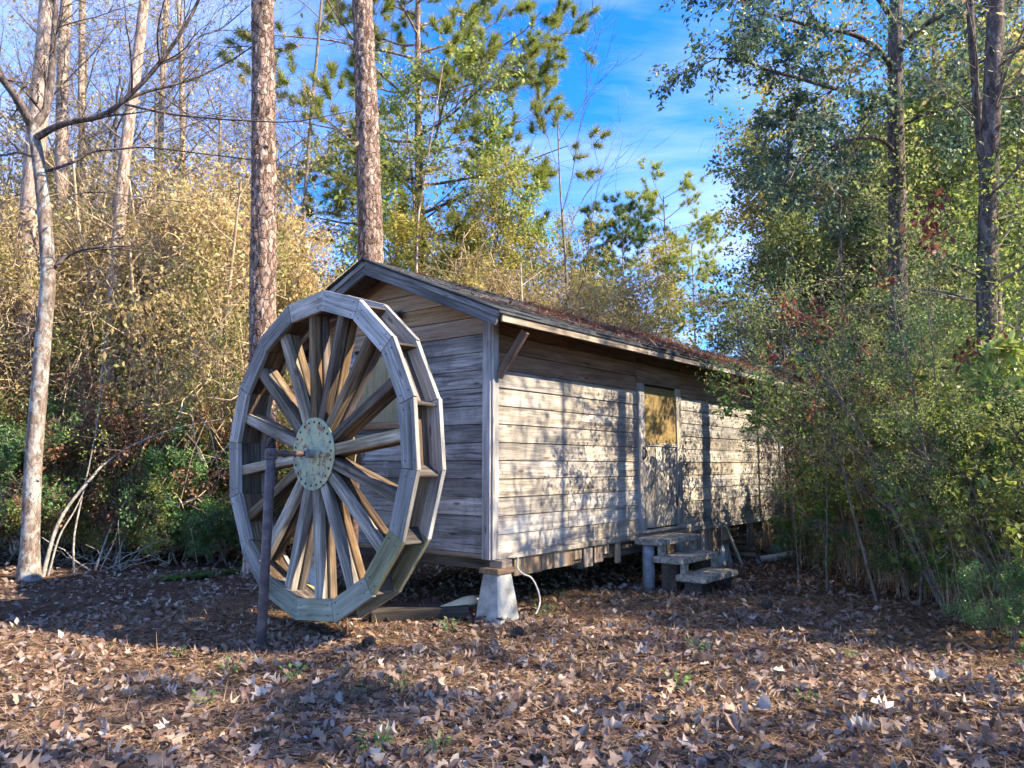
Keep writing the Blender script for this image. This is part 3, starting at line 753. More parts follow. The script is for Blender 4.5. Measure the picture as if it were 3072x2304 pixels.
# shingles: strips of three tabs
def shingle_mesh(seed):
    r = np.random.default_rng(seed); parts_ = []
    for t in range(3):
        w = .316; x0 = t * .322
        lo = r.uniform(-.008, .006); cur = r.uniform(0, .008) ** 1
        V = np.array([(x0, 0, .004), (x0 + w, 0, .004), (x0 + w, .19 + lo, .004 + cur * r.uniform(.3, 1)), (x0, .19 + lo, .004 + cur),
                      (x0, 0, .001), (x0 + w, 0, .001), (x0 + w, .19 + lo, -.004), (x0, .19 + lo, -.004)]) 
        V[:4, 2] += np.array([0, 0, .008, .008])
        parts_.append((V, np.array([(0, 1, 2, 3), (7, 6, 5, 4), (0, 4, 5, 1), (1, 5, 6, 2), (2, 6, 7, 3), (3, 7, 4, 0)])))
    V, Fc = merge(parts_)
    return mesh_np('shingle', V, Fc, [M_SHING])
SHM = [shingle_mesh(i) for i in range(6)]
slen = (EXO - RX) / math.cos(ca) + .03
ncourse = 14; step = (slen - .19) / (ncourse - 1)
for ss in (1, -1):
    d = Vector((ss * math.cos(ca), 0, -math.sin(ca))); up = Vector((ss * math.sin(ca), 0, math.cos(ca))); al = Vector((0, 1, 0))
    for c in range(ncourse):
        ystart = y0r - .045 - (0.16 if c % 2 else 0.0) * 0
        nst = 9
        Lx = (y1r - y0r + .09) / nst
        for k in range(nst):
            yy = ystart + k * Lx
            p = Vector((RX, 0, RZ)) + d * (c * step - .0) + up * (.003 + .004 * rs.random())
            o = obj('shingle', SHM[rs.integers(6)], roof)
            ex, ey = al, d                            # mesh x along the eave, y down the slope
            ez = ex.cross(ey)
            flip = ez.dot(up) < 0
            px = yy
            if flip: ex = -al; ez = ex.cross(ey); px = yy + Lx
            sx = Lx / .966 * .998
            o.matrix_basis = Matrix(((ex.x * sx, ey.x, ez.x, p.x), (ex.y * sx, ey.y, ez.y, px), (ex.z * sx, ey.z, ez.z, p.z), (0, 0, 0, 1)))
cap_z = RZ + .018
for k in range(26):
    yy = y0r - .04 + k * (y1r - y0r + .08) / 26
    Ln = (y1r - y0r + .08) / 26 + .04
    w = .13; zz = cap_z + .004
    V = [(-w, 0, -w * SLOPE), (0, 0, 0), (w, 0, -w * SLOPE), (-w, Ln, -w * SLOPE - .006), (0, Ln, -.006), (w, Ln, -w * SLOPE - .006)]
    V += [(a, b, c_ - .007) for a, b, c_ in V]
    Fc = [(0, 1, 4, 3), (1, 2, 5, 4), (9, 10, 7, 6), (10, 11, 8, 7), (0, 6, 7, 1), (1, 7, 8, 2), (3, 4, 10, 9), (4, 5, 11, 10), (0, 3, 9, 6), (2, 8, 11, 5)]
    o = obj('ridge_cap', mesh_py('ridge_cap', V, Fc, [M_SHING]), roof); o.location = (RX, yy, zz)
# straw and leaves lying on the roof
n_ = 15000
t = rs.uniform(0, 1, n_) ** .6 * (slen - .1) + .08; yy = y0r + (y1r - y0r) * rs.beta(2.0, 1.3, n_)
ok = (np.sin(2.3 * yy + 3 * np.sin(2.1 * t)) + np.sin(5.1 * t + yy) + rs.uniform(-1.2, 1.2, n_)) > .1
t, yy = t[ok], yy[ok]
P = np.stack([RX + math.cos(ca) * t, yy, RZ - math.sin(ca) * t + .028], -1)
a_ = scatter(rs, P, rs.uniform(.12, .22, len(P)), T_NEEDLE, up=.8, width=.05, flat=.3)
Pl = P[::6] + np.array([0, 0, .006])
b_ = scatter(rs, Pl, rs.uniform(.04, .08, len(Pl)), T_LEAF, up=.9, flat=.3)
tag(obj('roof_litter', mesh_np('roof_litter', *merge([a_, b_]), [L_RSTRAW]), roof), kind='stuff')
# brace under the eave, small lamp on the gable, nails
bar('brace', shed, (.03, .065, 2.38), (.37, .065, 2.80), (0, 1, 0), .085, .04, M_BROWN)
lamp = obj('gable_lamp', lathe('gable_lamp', [(.045, 0), (.05, .012), (.03, .03), (.028, .06), (.05, .085), (.058, .14), (.05, .15)], [M_STEEL], 16), shed, frame((-1.34, .0, 3.17), (1, 0, 0), (.25, -1, -.25)))
lamp['label'] = 'small dull metal lamp fitting on the gable'
obj('lamp_socket', lathe('lamp_socket', [(.03, 0), (.034, .05), (.02, .06)], [M_BOLT], 12), lamp, Matrix.Translation((.03, .0, .07)) @ Matrix.Rotation(R(70), 4, 'Y'))
NV_, NF_ = [], []
for z_ in np.arange(ZB + .06, 2.8, EXPO):
    for yb in list(np.arange(.16, 2.8, .62)) + list(np.arange(4.14, 7.8, .62)):
        for dz in (0, .09):
            NV_.append(((.001, yb + rs.uniform(-.01, .01), z_ + dz), 0))
    for xb in np.arange(-2.7, -.1, .62):
        for dz in (0, .09): NV_.append(((xb + rs.uniform(-.01, .01), -.001, z_ + dz), 1))
VV, FF = [], []
for (p, side) in NV_:
    b0 = len(VV)
    for a in range(6):
        u, w = .0055 * math.cos(a * 1.0472), .0055 * math.sin(a * 1.0472)
        VV.append((p[0] + .0035, p[1] + u, p[2] + w) if side == 0 else (p[0] - u, p[1] - .0035, p[2] + w))
    FF.append(tuple(range(b0, b0 + 6)))
tag(obj('nail_heads', mesh_py('nail_heads', VV, FF, [M_BOLT]), shed), kind='stuff')

# ------------------------------------------------------------------ piers, steps, odds and ends round the shed
def pier(L, N, hgt_, label, wood_h=.0):
    x, y = shed_xy(L, N)
    r = empty('concrete_pier', (x, y, -.03), -YAW)
    tag(r, label, 'pier', 'concrete piers under the shed')
    b, t = .165, .105; h = hgt_ + .03
    V, Fc = [], []
    for z_, w in ((0, b), (h * .5, (b + t) / 2 + .002), (h - .012, t), (h, t - .012)):
        c = .018
        V += [(-w + c, -w, z_), (w - c, -w, z_), (w, -w + c, z_), (w, w - c, z_), (w - c, w, z_), (-w + c, w, z_), (-w, w - c, z_), (-w, -w + c, z_)]
    for i in range(3):
        for k in range(8): Fc.append((i * 8 + k, i * 8 + (k + 1) % 8, (i + 1) * 8 + (k + 1) % 8, (i + 1) * 8 + k))
    Fc += [tuple(range(7, -1, -1)), tuple(range(24, 32))]
    obj('pier_block', mesh_py('pier_block', V, Fc, [M_CONC]), r)
    board('cap_board', r, (0, 0, h + .025), (0, 1, 0), (0, 0, 1), .27, .24, .054, M_SKIRT)
    board('packing_block', r, (.0, .0, (h + .05 + .42 + .03) / 2 + .0), (1, 0, 0), (0, 0, 1), .15, .20, max(.03, .445 - h - .02), M_SKIRT) if h < .40 else board('packing_block', r, (.02, .03, h + .085), (1, 0, 0), (0, 0, 1), .16, .16, .07, M_SKIRT)
    return r
PIER_H = .47
def pier_low(L, N, label):
    return pier(L, N, .33, label)
pier(.075, .01, PIER_H, 'tall tapered concrete pier standing under the shed corner next to the white cable')
for L_, N_, lab in ((3.9, -1.5, 'concrete pier in the dark under the shed behind the door steps'), (5.45, -.10, 'concrete pier under the shed beside the leaning white board'), (7.8, -.10, 'concrete pier under the far end of the shed above the plastic pipe'),
                    (.15, -2.83, 'concrete pier under the shed gable behind the wooden wheel'), (4.0, -2.83, 'concrete pier under the hidden long side of the shed at mid length'), (7.8, -2.83, 'concrete pier under the hidden far corner of the shed')):
    pier_low(L_, N_, lab)

st = empty('door_steps', (*shed_xy(0, 0), 0), -YAW)
tag(st, 'three concrete door steps on blocks and a round pipe leg below the shed door', 'steps')
TR = ((.10, .47, .625), (.34, .73, .425), (.64, 1.01, .235))
for i, (n0, n1, zt_) in enumerate(TR):
    ln = (1.04, 1.02, .94)[i]
    for k, (a, b) in enumerate(((2.56, 2.56 + ln * .5), (2.56 + ln * .5 + .006, 2.56 + ln))):
        board('tread', st, ((n0 + n1) / 2 + rs.uniform(-.006, .006), (a + b) / 2, zt_ - .0375), (0, 1, 0), (0, 0, 1), b - a, n1 - n0, .075, M_STEP, .010)
obj('pipe_leg', lathe('pipe_leg', [(.072, -.05), (.072, .52), (.06, .55)], [M_PIPE], 20), st, Matrix.Translation((.235, 2.66, 0)))
obj('pipe_leg', lathe('pipe_leg', [(.072, -.05), (.072, .52), (.06, .55)], [M_PIPE], 20), st, Matrix.Translation((.235, 3.50, 0)))
for y_ in (2.66, 3.50):
    board('support_block', st, (.40, y_ + .03, .488), (0, 1, 0), (0, 0, 1), .09, .07, .125, M_STEP, .006)
    board('support_block', st, (.53, y_, .17), (0, 1, 0), (0, 0, 1), .12, .19, .362, M_DARKW, .006)
    board('support_block', st, (.69, y_ + .03, .292), (0, 1, 0), (0, 0, 1), .09, .07, .115, M_STEP, .006)
    board('support_block', st, (.84, y_ + .02, .075), (0, 1, 0), (0, 0, 1), .16, .22, .172, M_DARKW, .006)

def sxyz(L, N, z): 
    a = shed_xy(L, N); return np.array([a[0], a[1], z])
cab = [sxyz(.22, .03, .60), sxyz(.28, .055, .615), sxyz(.33, .06, .59), sxyz(.33, .05, .50), sxyz(.40, .07, .43), sxyz(.50, .10, .38), sxyz(.56, .13, .27), sxyz(.575, .15, .15), sxyz(.54, .14, .05), sxyz(.49, .12, -.01)]
def smooth_path(P, n=60):
    P = np.array(P); t = np.linspace(0, len(P) - 1, n); i = np.clip(t.astype(int), 0, len(P) - 2); f = (t - i)[:, None]
    Pm = np.vstack([2 * P[0] - P[1], P, 2 * P[-1] - P[-2]])
    a, b, c, d = Pm[i], Pm[i + 1], Pm[i + 2], Pm[i + 3]
    return .5 * (2 * b + (c - a) * f + (2 * a - 5 * b + 4 * c - d) * f ** 2 + (-a + 3 * b - 3 * c + d) * f ** 3)
tag(obj('cable', tubes('cable', [(smooth_path(cab), .0085, 8)], [M_CABLE])), 'white electric cable hanging from the shed corner down to the leaves', 'cable')
# planks and a peeled sheet lying by the wheel
def lying(name, p0, p1, wd, th, mat, label, cat, roll=0.0, group=None):
    p0, p1 = Vector(p0), Vector(p1)
    V, Fc = chamfer_box((p1 - p0).length, wd, th, .008)
    o = obj(name, mesh_py(name, V, Fc, [mat])); 
    side = (p1 - p0).cross(Vector((0, 0, 1))).normalized()
    ez = Vector((0, 0, 1)) * math.cos(roll) + side * math.sin(roll)
    o.matrix_basis = frame((p0 + p1) / 2, p1 - p0, ez)
    return tag(o, label, cat, group)
pA, pB = sxyz(-.62, -1.0, .05), sxyz(.02, -.30, .09)
lying('old_plank', pA, pB, .22, .10, M_DARKW, 'thick dark rotten timber lying from the wheel towards the concrete pier', 'timber')
lying('old_plank', sxyz(-.15, -1.25, .03), sxyz(.45, -.55, .05), .17, .05, M_DARKW, 'thin dark plank lying behind the thick rotten timber by the wheel', 'plank', .1)
cp = []
for i in range(9):
    a = math.pi * i / 8
    cp.append((-.0 + .085 * math.cos(a), .085 * math.sin(a)))
VV, FF = [], []
for k in range(7):
    x_ = k / 6 * .42
    sc = (.35 + .65 * min(1, k / 4.0)) * (1 - .1 * (k == 6))
    for (a, b) in cp: VV.append((x_, a * sc, b * sc * .9 - .02 * (1 - k / 6)))
    for (a, b) in cp: VV.append((x_, a * sc * .93, b * sc * .9 * .93 - .02 * (1 - k / 6)))
for k in range(6):
    for i in range(8):
        b0 = k * 18 + i
        FF += [(b0, b0 + 1, b0 + 19, b0 + 18), (b0 + 9, b0 + 27, b0 + 28, b0 + 10)]
    FF += [(k * 18, k * 18 + 18, k * 18 + 27, k * 18 + 9), (k * 18 + 8, k * 18 + 17, k * 18 + 35, k * 18 + 26)]
FF += [tuple(range(6 * 18, 6 * 18 + 9)) + tuple(range(6 * 18 + 17, 6 * 18 + 8, -1))]
g0 = sxyz(-.20, -.52, .115)
o = obj('pipe_offcut', mesh_py('pipe_offcut', VV, FF, [M_CREAM], True), None, Matrix.Translation(g0) @ Matrix.Rotation(R(23), 4, 'Z') @ Matrix.Rotation(R(-4), 4, 'Y'))
tag(o, 'cream split half pipe lying on the dark timber beside the concrete pier', 'pipe')
# far end: leaning board, plastic pipe, crate
bp0, bp1 = sxyz(5.58, .22, -.02), sxyz(5.40, .03, .60)
lying('leaning_board', bp0, bp1, .10, .02, M_CREAM, 'narrow pale board leaning against the shed skirt past the steps', 'board')
V, Q = tube_arrays([sxyz(6.0, .30, .06), sxyz(6.5, .38, .06), sxyz(7.1, .46, .065)], .055, 16)
V2, Q2 = tube_arrays([sxyz(7.1, .46, .065), sxyz(6.5, .38, .06), sxyz(6.0, .30, .06)], .047, 16)
tag(obj('plastic_pipe', mesh_np('plastic_pipe', *merge([(V, Q), (V2, Q2)]), [M_PVC], True)), 'pale grey plastic drain pipe lying on leaves under the far end of the shed', 'pipe')
cr = empty('wooden_crate', (*shed_xy(6.75, -.22), .0), -YAW + .2)
tag(cr, 'small slatted wooden crate under the far end of the shed', 'crate')
for zz in (.07, .17, .27):
    for (px_, py_, ax) in ((.20, 0, 'y'), (-.20, 0, 'y'), (0, .2, 'x'), (0, -.2, 'x')):
        board('slat', cr, (px_, py_, zz), (0, 1, 0) if ax == 'y' else (1, 0, 0), (1, 0, 0) if ax == 'y' else (0, 1, 0), .385 if ax == 'y' else .42, .075, .015, M_SKIRT)
for sx_ in (-1, 1):
    for sy_ in (-1, 1): board('corner_stick', cr, (.175 * sx_, .175 * sy_, .155), (0, 0, 1), (1, 0, 0), .31, .03, .03, M_DARKW)
board('bottom', cr, (0, 0, .02), (1, 0, 0), (0, 0, 1), .39, .39, .015, M_DARKW)

# ------------------------------------------------------------------ water wheel  (local x across, y along the axle away from the path, z up)
WYAW = 0.737
WC = np.array([-1.909, 7.2585]); WR, WZ, WD = 1.556, 1.6125, 0.273
wheel = empty('water_wheel', (WC[0], WC[1], 0), -WYAW)
tag(wheel, 'large weathered wooden water wheel with a green riveted hub plate in front of the shed', 'water wheel')
rw = np.random.default_rng(21)
NSEG = 16; A0 = R(87.5) - .0521; DA = 2 * math.pi / NSEG
RIN = WR - .196; BT = .040
def pol(r, a, y): return (r * math.cos(a), y, WZ + r * math.sin(a))
def seg_mesh(name, r0, r1, a0, a1, y0, y1, mat):
    """ring board with mitred ends, local frame: x along the board"""
    am = (a0 + a1) / 2; c = ((r0 + r1) / 2) * math.cos((a1 - a0) / 2)
    ctr = Vector(pol(c, am, (y0 + y1) / 2))
    M = frame(ctr, (-math.sin(am), 0, math.cos(am)), (0, -1, 0))
    Mi = M.inverted()
    g = .0032 / r0
    V = [Mi @ Vector(pol(r, a, y)) for y in (y0, y1) for (r, a) in ((r0, a0 + g), (r1, a0 + g), (r1, a1 - g), (r0, a1 - g))]
    Fc = [(0, 1, 2, 3), (7, 6, 5, 4), (0, 4, 5, 1), (1, 5, 6, 2), (2, 6, 7, 3), (3, 7, 4, 0)]
    ctr_ = sum(V, Vector()) / 8
    F2 = []
    for f in Fc:
        n_ = (V[f[1]] - V[f[0]]).cross(V[f[2]] - V[f[0]])
        F2.append(f if n_.dot(sum((V[i] for i in f), Vector()) / 4 - ctr_) > 0 else f[::-1])
    return obj(name, mesh_py(name, V, F2, [mat]), wheel, M)
for ring, (y0, y1) in enumerate(((0, BT), (WD, WD + BT))):
    for k in range(NSEG):
        a0 = A0 + k * DA
        dr = rw.uniform(-.009, .009); dy = rw.uniform(-.005, .005)
        seg_mesh('rim_board', RIN + dr, WR + dr, a0, a0 + DA, y0 + dy, y1 + dy, M_RIMG if math.sin(a0 + DA / 2) < -.45 and math.cos(a0 + DA / 2) > -.35 else M_RIM)
# sole boards closing the drum at the inner radius, paddles at the joints
for k in range(NSEG):
    a0 = A0 + k * DA; am = a0 + DA / 2
    rr = (RIN + .034) * math.cos(DA / 2)
    nb = 1
    wb = 2 * (RIN + .03) * math.sin(DA / 2) - .004
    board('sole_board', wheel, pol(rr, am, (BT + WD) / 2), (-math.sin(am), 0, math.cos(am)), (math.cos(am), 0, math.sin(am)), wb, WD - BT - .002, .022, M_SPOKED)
    # paddle from the inner joint to near the outer edge, leaning
    pa, pb = Vector(pol(RIN * 1.005 + .02, a0 + .02, 0)), Vector(pol(WR - .028, a0 - .035, 0))
    mid = (pa + pb) / 2; mid.y = (BT + WD) / 2
    dirv = (pb - pa)
    board('paddle', wheel, mid, (0, 1, 0), dirv.cross(Vector((0, 1, 0))), WD - BT - .003, dirv.length, .022, M_DARKW)
# spokes, front and rear
A_S = A0 + DA * .5
for k in range(NSEG):
    for row in range(2):
        if row == 0: a_f = A_S + k * DA + rw.uniform(-.022, .022)
        a = a_f + (rw.uniform(-.008, .008) if row else 0)
        yc = BT + .046 if row == 0 else BT + .046 + .098
        w_ = .106 + rw.uniform(-.012, .012)
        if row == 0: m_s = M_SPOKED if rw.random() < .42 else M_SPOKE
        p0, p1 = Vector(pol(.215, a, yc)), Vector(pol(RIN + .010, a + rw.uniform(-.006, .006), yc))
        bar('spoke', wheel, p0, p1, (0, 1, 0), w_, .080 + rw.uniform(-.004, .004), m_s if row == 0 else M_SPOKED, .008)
# nails along the front rim
NAIL = lathe('nail', [(.007, 0), (.007, .003), (.004, .005)], [M_BOLT], 6, False)
for k in range(NSEG):
    for (dr, da) in ((.05, .045), (.15, .05), (.05, DA - .045), (.15, DA - .05)):
        a = A0 + k * DA + da; obj('nail', NAIL, wheel, frame(pol((RIN + dr + rw.uniform(-.02, .02)) * math.cos(DA / 2) / math.cos(da - DA / 2), a, -.0025), (1, 0, 0), (0, -1, 0)))
# hub: two plates with bolts, and the axle
def disc(r, th): return [(r - .004, 0), (r, .004), (r, th - .004), (r - .004, th)]
for row, yc in enumerate((BT + .005, WD - .005)):
    ez = (0, -1, 0) if row == 0 else (0, 1, 0)
    hp = obj('hub_plate', lathe('hub_plate', disc(.345, .014), [M_HUB], 48), wheel, frame((0, yc, WZ), (1, 0, 0), ez))
    for k in range(22):
        a = 2 * math.pi * (k + .3 + rw.uniform(-.08, .08)) / 22
        if k == 0 and row == 0: BOLT = lathe('bolt', [(.0125, 0), (.0125, .007), (.008, .010)], [M_BOLT], 6, False)
        obj('bolt', BOLT, hp, Matrix.Translation((.300 * math.cos(a), .300 * math.sin(a), .013)))
obj('hub_core', lathe('hub_core', [(.215, 0), (.215, WD - BT - .02)], [M_DARKW], 24), wheel, frame((0, BT + .01, WZ), (1, 0, 0), (0, 1, 0)))
def cyl(name, parent, p0, p1, r, mat, sides=16):
    p0, p1 = Vector(p0), Vector(p1); L_ = (p1 - p0).length
    q = (p1 - p0).to_track_quat('Z', 'Y').to_matrix().to_4x4()
    return obj(name, lathe(name, [(r * .92, 0), (r, r * .15), (r, L_ - r * .15), (r * .92, L_)], [mat], sides), parent, Matrix.Translation(p0) @ q)
AX_F, AX_R = -.46, .62
cyl('axle', wheel, (0, AX_F, WZ), (0, AX_R, WZ), .027, M_RUST)
cyl('axle_collar', wheel, (0, -.06, WZ), (0, BT - .008, WZ), .043, M_STEEL)
cyl('axle_collar', wheel, (0, -.30, WZ), (0, -.25, WZ), .036, M_POST)

# posts that carry the axle
def wpt(x, y, z):
    return np.array([WC[0] + x * math.cos(WYAW) + y * math.sin(WYAW), WC[1] - x * math.sin(WYAW) + y * math.cos(WYAW), z])
def wp(y):
    return wpt(0, y, 0)[:2]
xy = wp(-.405); zg = float(hgt(*xy))
fp = empty('axle_post', (xy[0], xy[1], zg - .05), -WYAW)
tag(fp, 'purplish brown steel post holding the front end of the wheel axle', 'post')
hpost = WZ - .035 - zg + .05
o = cyl('post', fp, (-.035, -.02, -.2), (0, 0, hpost), .043, M_POST, 20)
cyl('saddle', fp, (0, 0, hpost - .02), (0, 0, hpost + .012), .055, M_POST, 16)
cyl('axle_clamp', fp, (0, -.045, hpost + .035), (0, .045, hpost + .035), .045, M_POST, 16)
xy = wp(.53); zg = float(hgt(*xy))
rp = empty('axle_post', (xy[0], xy[1], zg - .05), -WYAW)
tag(rp, 'rusty orange pipe post with a threaded elbow behind the wheel hub', 'post')
h2 = WZ - zg + .05
cyl('post', rp, (0, 0, -.2), (0, 0, h2 - .05), .040, M_RUST, 16)
cyl('tee_fitting', rp, (0, 0, h2 - .12), (0, 0, h2 + .035), .055, M_RUST, 16)
cyl('tee_fitting', rp, (0, -.08, h2), (0, .08, h2), .052, M_STEEL, 16)

# ------------------------------------------------------------------ small things on the ground
def cone_mesh():
    parts_ = []; r = np.random.default_rng(2)
    Vc, Qc = tube_arrays([(0, 0, 0), (0, 0, .02), (0, 0, .05), (0, 0, .085)], [.012, .02, .017, .004], 8)
    P, D = [], []
    for k in range(110):
        t = (k + .5) / 110; a = k * 2.39996; rr = .021 * math.sin(math.pi * (.12 + .8 * t)) + .004
        P.append((rr * math.cos(a), rr * math.sin(a), .004 + .082 * t)); D.append((math.cos(a), math.sin(a), .5))
    V, Fc = scatter(r, np.array(P), .03, T_LEAF, D=np.array(D), up=.9, dspread=.06, width=1.5)
    Vt = Vc; Ft = np.concatenate([Qc[:, [0, 1, 2]], Qc[:, [0, 2, 3]]])
    return mesh_np('pine_cone', *merge([(Vt, Ft), (V, Fc)]), [M_DARKW])
CONE = cone_mesh()
for (px_, py_, rz, lab) in ((1100, 1930, .4, 'dark pine cone lying on leaves in front of the wheel'), (1533, 1915, 1.9, 'dark pine cone lying on leaves in front of the concrete pier'), (2300, 1830, 2.7, 'dark pine cone lying on leaves past the door steps')):
    p = on_ground(px_, py_); o = obj('pine_cone', CONE); o.location = (p[0], p[1], float(hgt(p[0], p[1])) + .035); o.rotation_euler = (R(80), .2, rz); o.scale = (1.2, 1.2, 1.2)
    tag(o, lab, 'pine cone', 'pine cones on the leaf litter')
p = on_ground(1915, 2168)
VV, FF = [], []
rb_ = np.random.default_rng(9)
for k in range(15):
    t = k / 14; x_ = (t - .5) * .36; wdt = .042 * (math.sin(math.pi * (.1 + .8 * t)) ** .5) * rb_.uniform(.8, 1.15)
    for i in range(7):
        u = i / 6 - .5
        VV.append((x_, u * 2 * wdt, .03 * math.cos(u * 2.4) + rb_.uniform(-.003, .003)))
nv = len(VV); VV += [(a, b * .96, c - .012) for a, b, c in VV]
for k in range(14):
    for i in range(6):
        a = k * 7 + i; FF += [(a, a + 7, a + 8, a + 1), (nv + a, nv + a + 1, nv + a + 8, nv + a + 7)]
for k in range(14): FF += [(k * 7, nv + k * 7, nv + k * 7 + 7, k * 7 + 7), (k * 7 + 6, k * 7 + 13, nv + k * 7 + 13, nv + k * 7 + 6)]
for i in range(6): FF += [(i, i + 1, nv + i + 1, nv + i), (98 + i, nv + 98 + i, nv + 99 + i, 99 + i)]
o = obj('bark_piece', mesh_py('bark_piece', VV, FF, [M_BARKD], False), None, Matrix.Translation((p[0], p[1], float(hgt(p[0], p[1])) + .012)) @ Matrix.Rotation(R(-24), 4, 'Z'))
tag(o, 'long dark slab of bark lying among pale leaves', 'bark')
# grass blades here and there
rg2 = np.random.default_rng(31)
P, D = [], []
for _ in range(150):
    x_, y_ = polar(rg2, 1, 2.3, 10.5, -36, 33); x_, y_ = x_[0], y_[0]
    for k in range(rg2.integers(4, 12)):
        a = rg2.uniform(0, 6.3); P.append((x_ + .02 * math.cos(a), y_ + .02 * math.sin(a), float(hgt(x_, y_)))); D.append((.5 * math.cos(a), .5 * math.sin(a), 1))
V, Fc = scatter(rg2, np.array(P), rg2.uniform(.05, .13, len(P)), T_NEEDLE, D=np.array(D), up=.2, width=.05, dspread=.15)
tag(obj('grass_blades', mesh_np('grass_blades', V, Fc, [L_GRASS]), ground), kind='stuff')

# ------------------------------------------------------------------ vegetation
def unit(v): return v / (np.linalg.norm(v) + 1e-9)
def grow(rng, lines, tips, p, d, L, r, lev, prm):
    """One branch and its children. prm: per level (kids, length ratio, angle, wobble, up-turn, sides, first child at)"""
    kids, ratio, ang, wob, upt, sides, t0 = prm[lev]
    n = 7 if lev == 0 else (6 if lev == 1 else (5 if lev == 2 else 4))
    pts = [np.array(p, float)]; dd = unit(np.array(d, float))
    for i in range(n - 1):
        dd = unit(dd + rng.normal(0, wob, 3) + np.array([0, 0, upt]))
        pts.append(pts[-1] + dd * L / (n - 1))
    pts = np.array(pts); rad = np.linspace(r, r * .22, n)
    lines.append((pts, rad, sides))
    if lev == len(prm) - 1:
        tips.append(pts); return
    for k in range(kids):
        t = t0 + (1 - t0) * (k + rng.uniform(.1, .9)) / kids
        f = t * (n - 1); i = min(int(f), n - 2); q = pts[i] + (pts[i + 1] - pts[i]) * (f - i)
        ax = unit(pts[i + 1] - pts[i])
        side = unit(np.cross(ax, rng.normal(size=3)))
        a = ang * rng.uniform(.7, 1.3)
        cd = unit(ax * math.cos(a) + side * math.sin(a))
        rk = max(.0030, (r + (rad[-1] - r) * t) * rng.uniform(.45, .68))
        grow(rng, lines, tips, q, cd, L * ratio * rng.uniform(.7, 1.25) * (1.15 - .45 * t), rk, lev + 1, prm)
def tip_points(rng, tips, per, jit):
    P, D = [], []
    for pts in tips:
        n = len(pts)
        f = rng.uniform(.15, 1, per) * (n - 1.001); i = f.astype(int)
        q = pts[i] + (pts[i + 1] - pts[i]) * (f - i)[:, None]
        P.append(q + rng.normal(0, jit, (per, 3))); D.append(pts[i + 1] - pts[i] + rng.normal(0, .02, (per, 3)))
    return np.concatenate(P), np.concatenate(D)

PROTO = {}
def add_proto(key, stem_lines, stem_mat, leafVF, leaf_mat, stem_name='stem', leaf_name='foliage'):
    PROTO[key] = (tubes(key + '_' + stem_name, stem_lines, [stem_mat]), stem_name,
                  mesh_np(key + '_' + leaf_name, *leafVF, [leaf_mat]) if leafVF is not None else None, leaf_name)
def plant(name, key, loc, scale, rz, label, cat, group=None, leaf_mat=None, stem_mat=None, lean=(0, 0), zs=1.0):
    sm, sn, lm, ln = PROTO[key]
    x, y = loc[0], loc[1]
    e = empty(name, (x, y, float(hgt(x, y)) - .03), rz)
    e.rotation_euler = (lean[0], lean[1], rz); e.scale = (scale, scale, scale * zs)
    tag(e, label, cat, group)
    a = obj(sn, sm, e)
    if stem_mat is not None:
        a.material_slots[0].link = 'OBJECT'; a.material_slots[0].material = stem_mat
    if lm is not None:
        b = obj(ln, lm, e)
        if leaf_mat is not None:
            b.material_slots[0].link = 'OBJECT'; b.material_slots[0].material = leaf_mat
    return e

def make_evergreen(key, seed, H, stems, prm, per, size, mat, smat, spread=.35, r0=.05, jit=.05, up=.45):
    rng = np.random.default_rng(seed); lines, tips = [], []
    for s in range(stems):
        a = rng.uniform(0, 6.28); rr = .12 * H * .2 if stems > 1 else 0
        grow(rng, lines, tips, (rr * math.cos(a), rr * math.sin(a), 0), (spread * math.cos(a), spread * math.sin(a), 1), H * rng.uniform(.75, 1.0), r0 * rng.uniform(.7, 1.1), 0, prm)
    q = 2 * math.pi / (.22 * H + .35)                 # leafy sprays and bare gaps, in clumps
    tips2 = [t for t in tips if math.sin(q * t[-1][0] + seed) * math.sin(q * t[-1][1] + 2 * seed) + .6 * math.sin(q * .9 * t[-1][2] + seed) + rng.uniform(-.5, .5) > -.30]
    P, D = tip_points(rng, tips2, int(per * 1.45), jit)
    ok = P[:, 2] > .05; P, D = P[ok], D[ok]
    V, Fc = scatter(rng, P, rng.uniform(size * .5, size * 1.35, len(P)), T_LEAF, D=D, up=up, dspread=.7)
    add_proto(key, lines, smat, (V, Fc), mat, 'trunk' if stems == 1 else 'stems', 'crown' if stems == 1 else 'foliage')
    return len(P)
# (kids, ratio, angle, wobble, upturn, sides, first)
PR_BUSH = [(9, .45, .8, .07, .03, 6, .12), (7, .5, .8, .12, .02, 5, .15), (5, .5, .8, .15, .0, 3, .2), (0, 0, 0, .2, .0, 3, 0)]
PR_TREE = [(16, .36, 1.0, .03, .02, 8, .18), (8, .5, .75, .10, .04, 5, .2), (6, .5, .8, .14, .0, 3, .15), (0, 0, 0, .2, -.03, 3, 0)]
PR_AIRY = [(8, .5, .7, .08, .04, 6, .2), (6, .5, .75, .13, .0, 4, .2), (5, .5, .8, .16, .0, 3, .1), (0, 0, 0, .2, -.02, 3, 0)]
make_evergreen('holly', 1, 6.0, 1, PR_TREE, 20, .075, L_EVER, M_BARKD, 0, .075, .07)
make_evergreen('holly_b', 2, 6.0, 1, PR_TREE, 17, .075, L_BLUE, M_BARKD, .1, .07, .07)
make_evergreen('shrub', 3, 2.4, 4, PR_BUSH, 12, .055, L_EVER, M_TWIG, .55, .022, .05)
make_evergreen('airy', 4, 4.2, 3, PR_AIRY, 16, .042, L_FINE, M_TWIG, .35, .028, .06)
make_evergreen('airy_b', 5, 4.6, 3, PR_AIRY, 13, .045, L_FINE, M_TWIG, .28, .03, .06)
make_evergreen('sapling', 6, 2.2, 2, PR_BUSH, 5, .085, L_BRIGHT, M_TWIG, .35, .014, .03, .6)
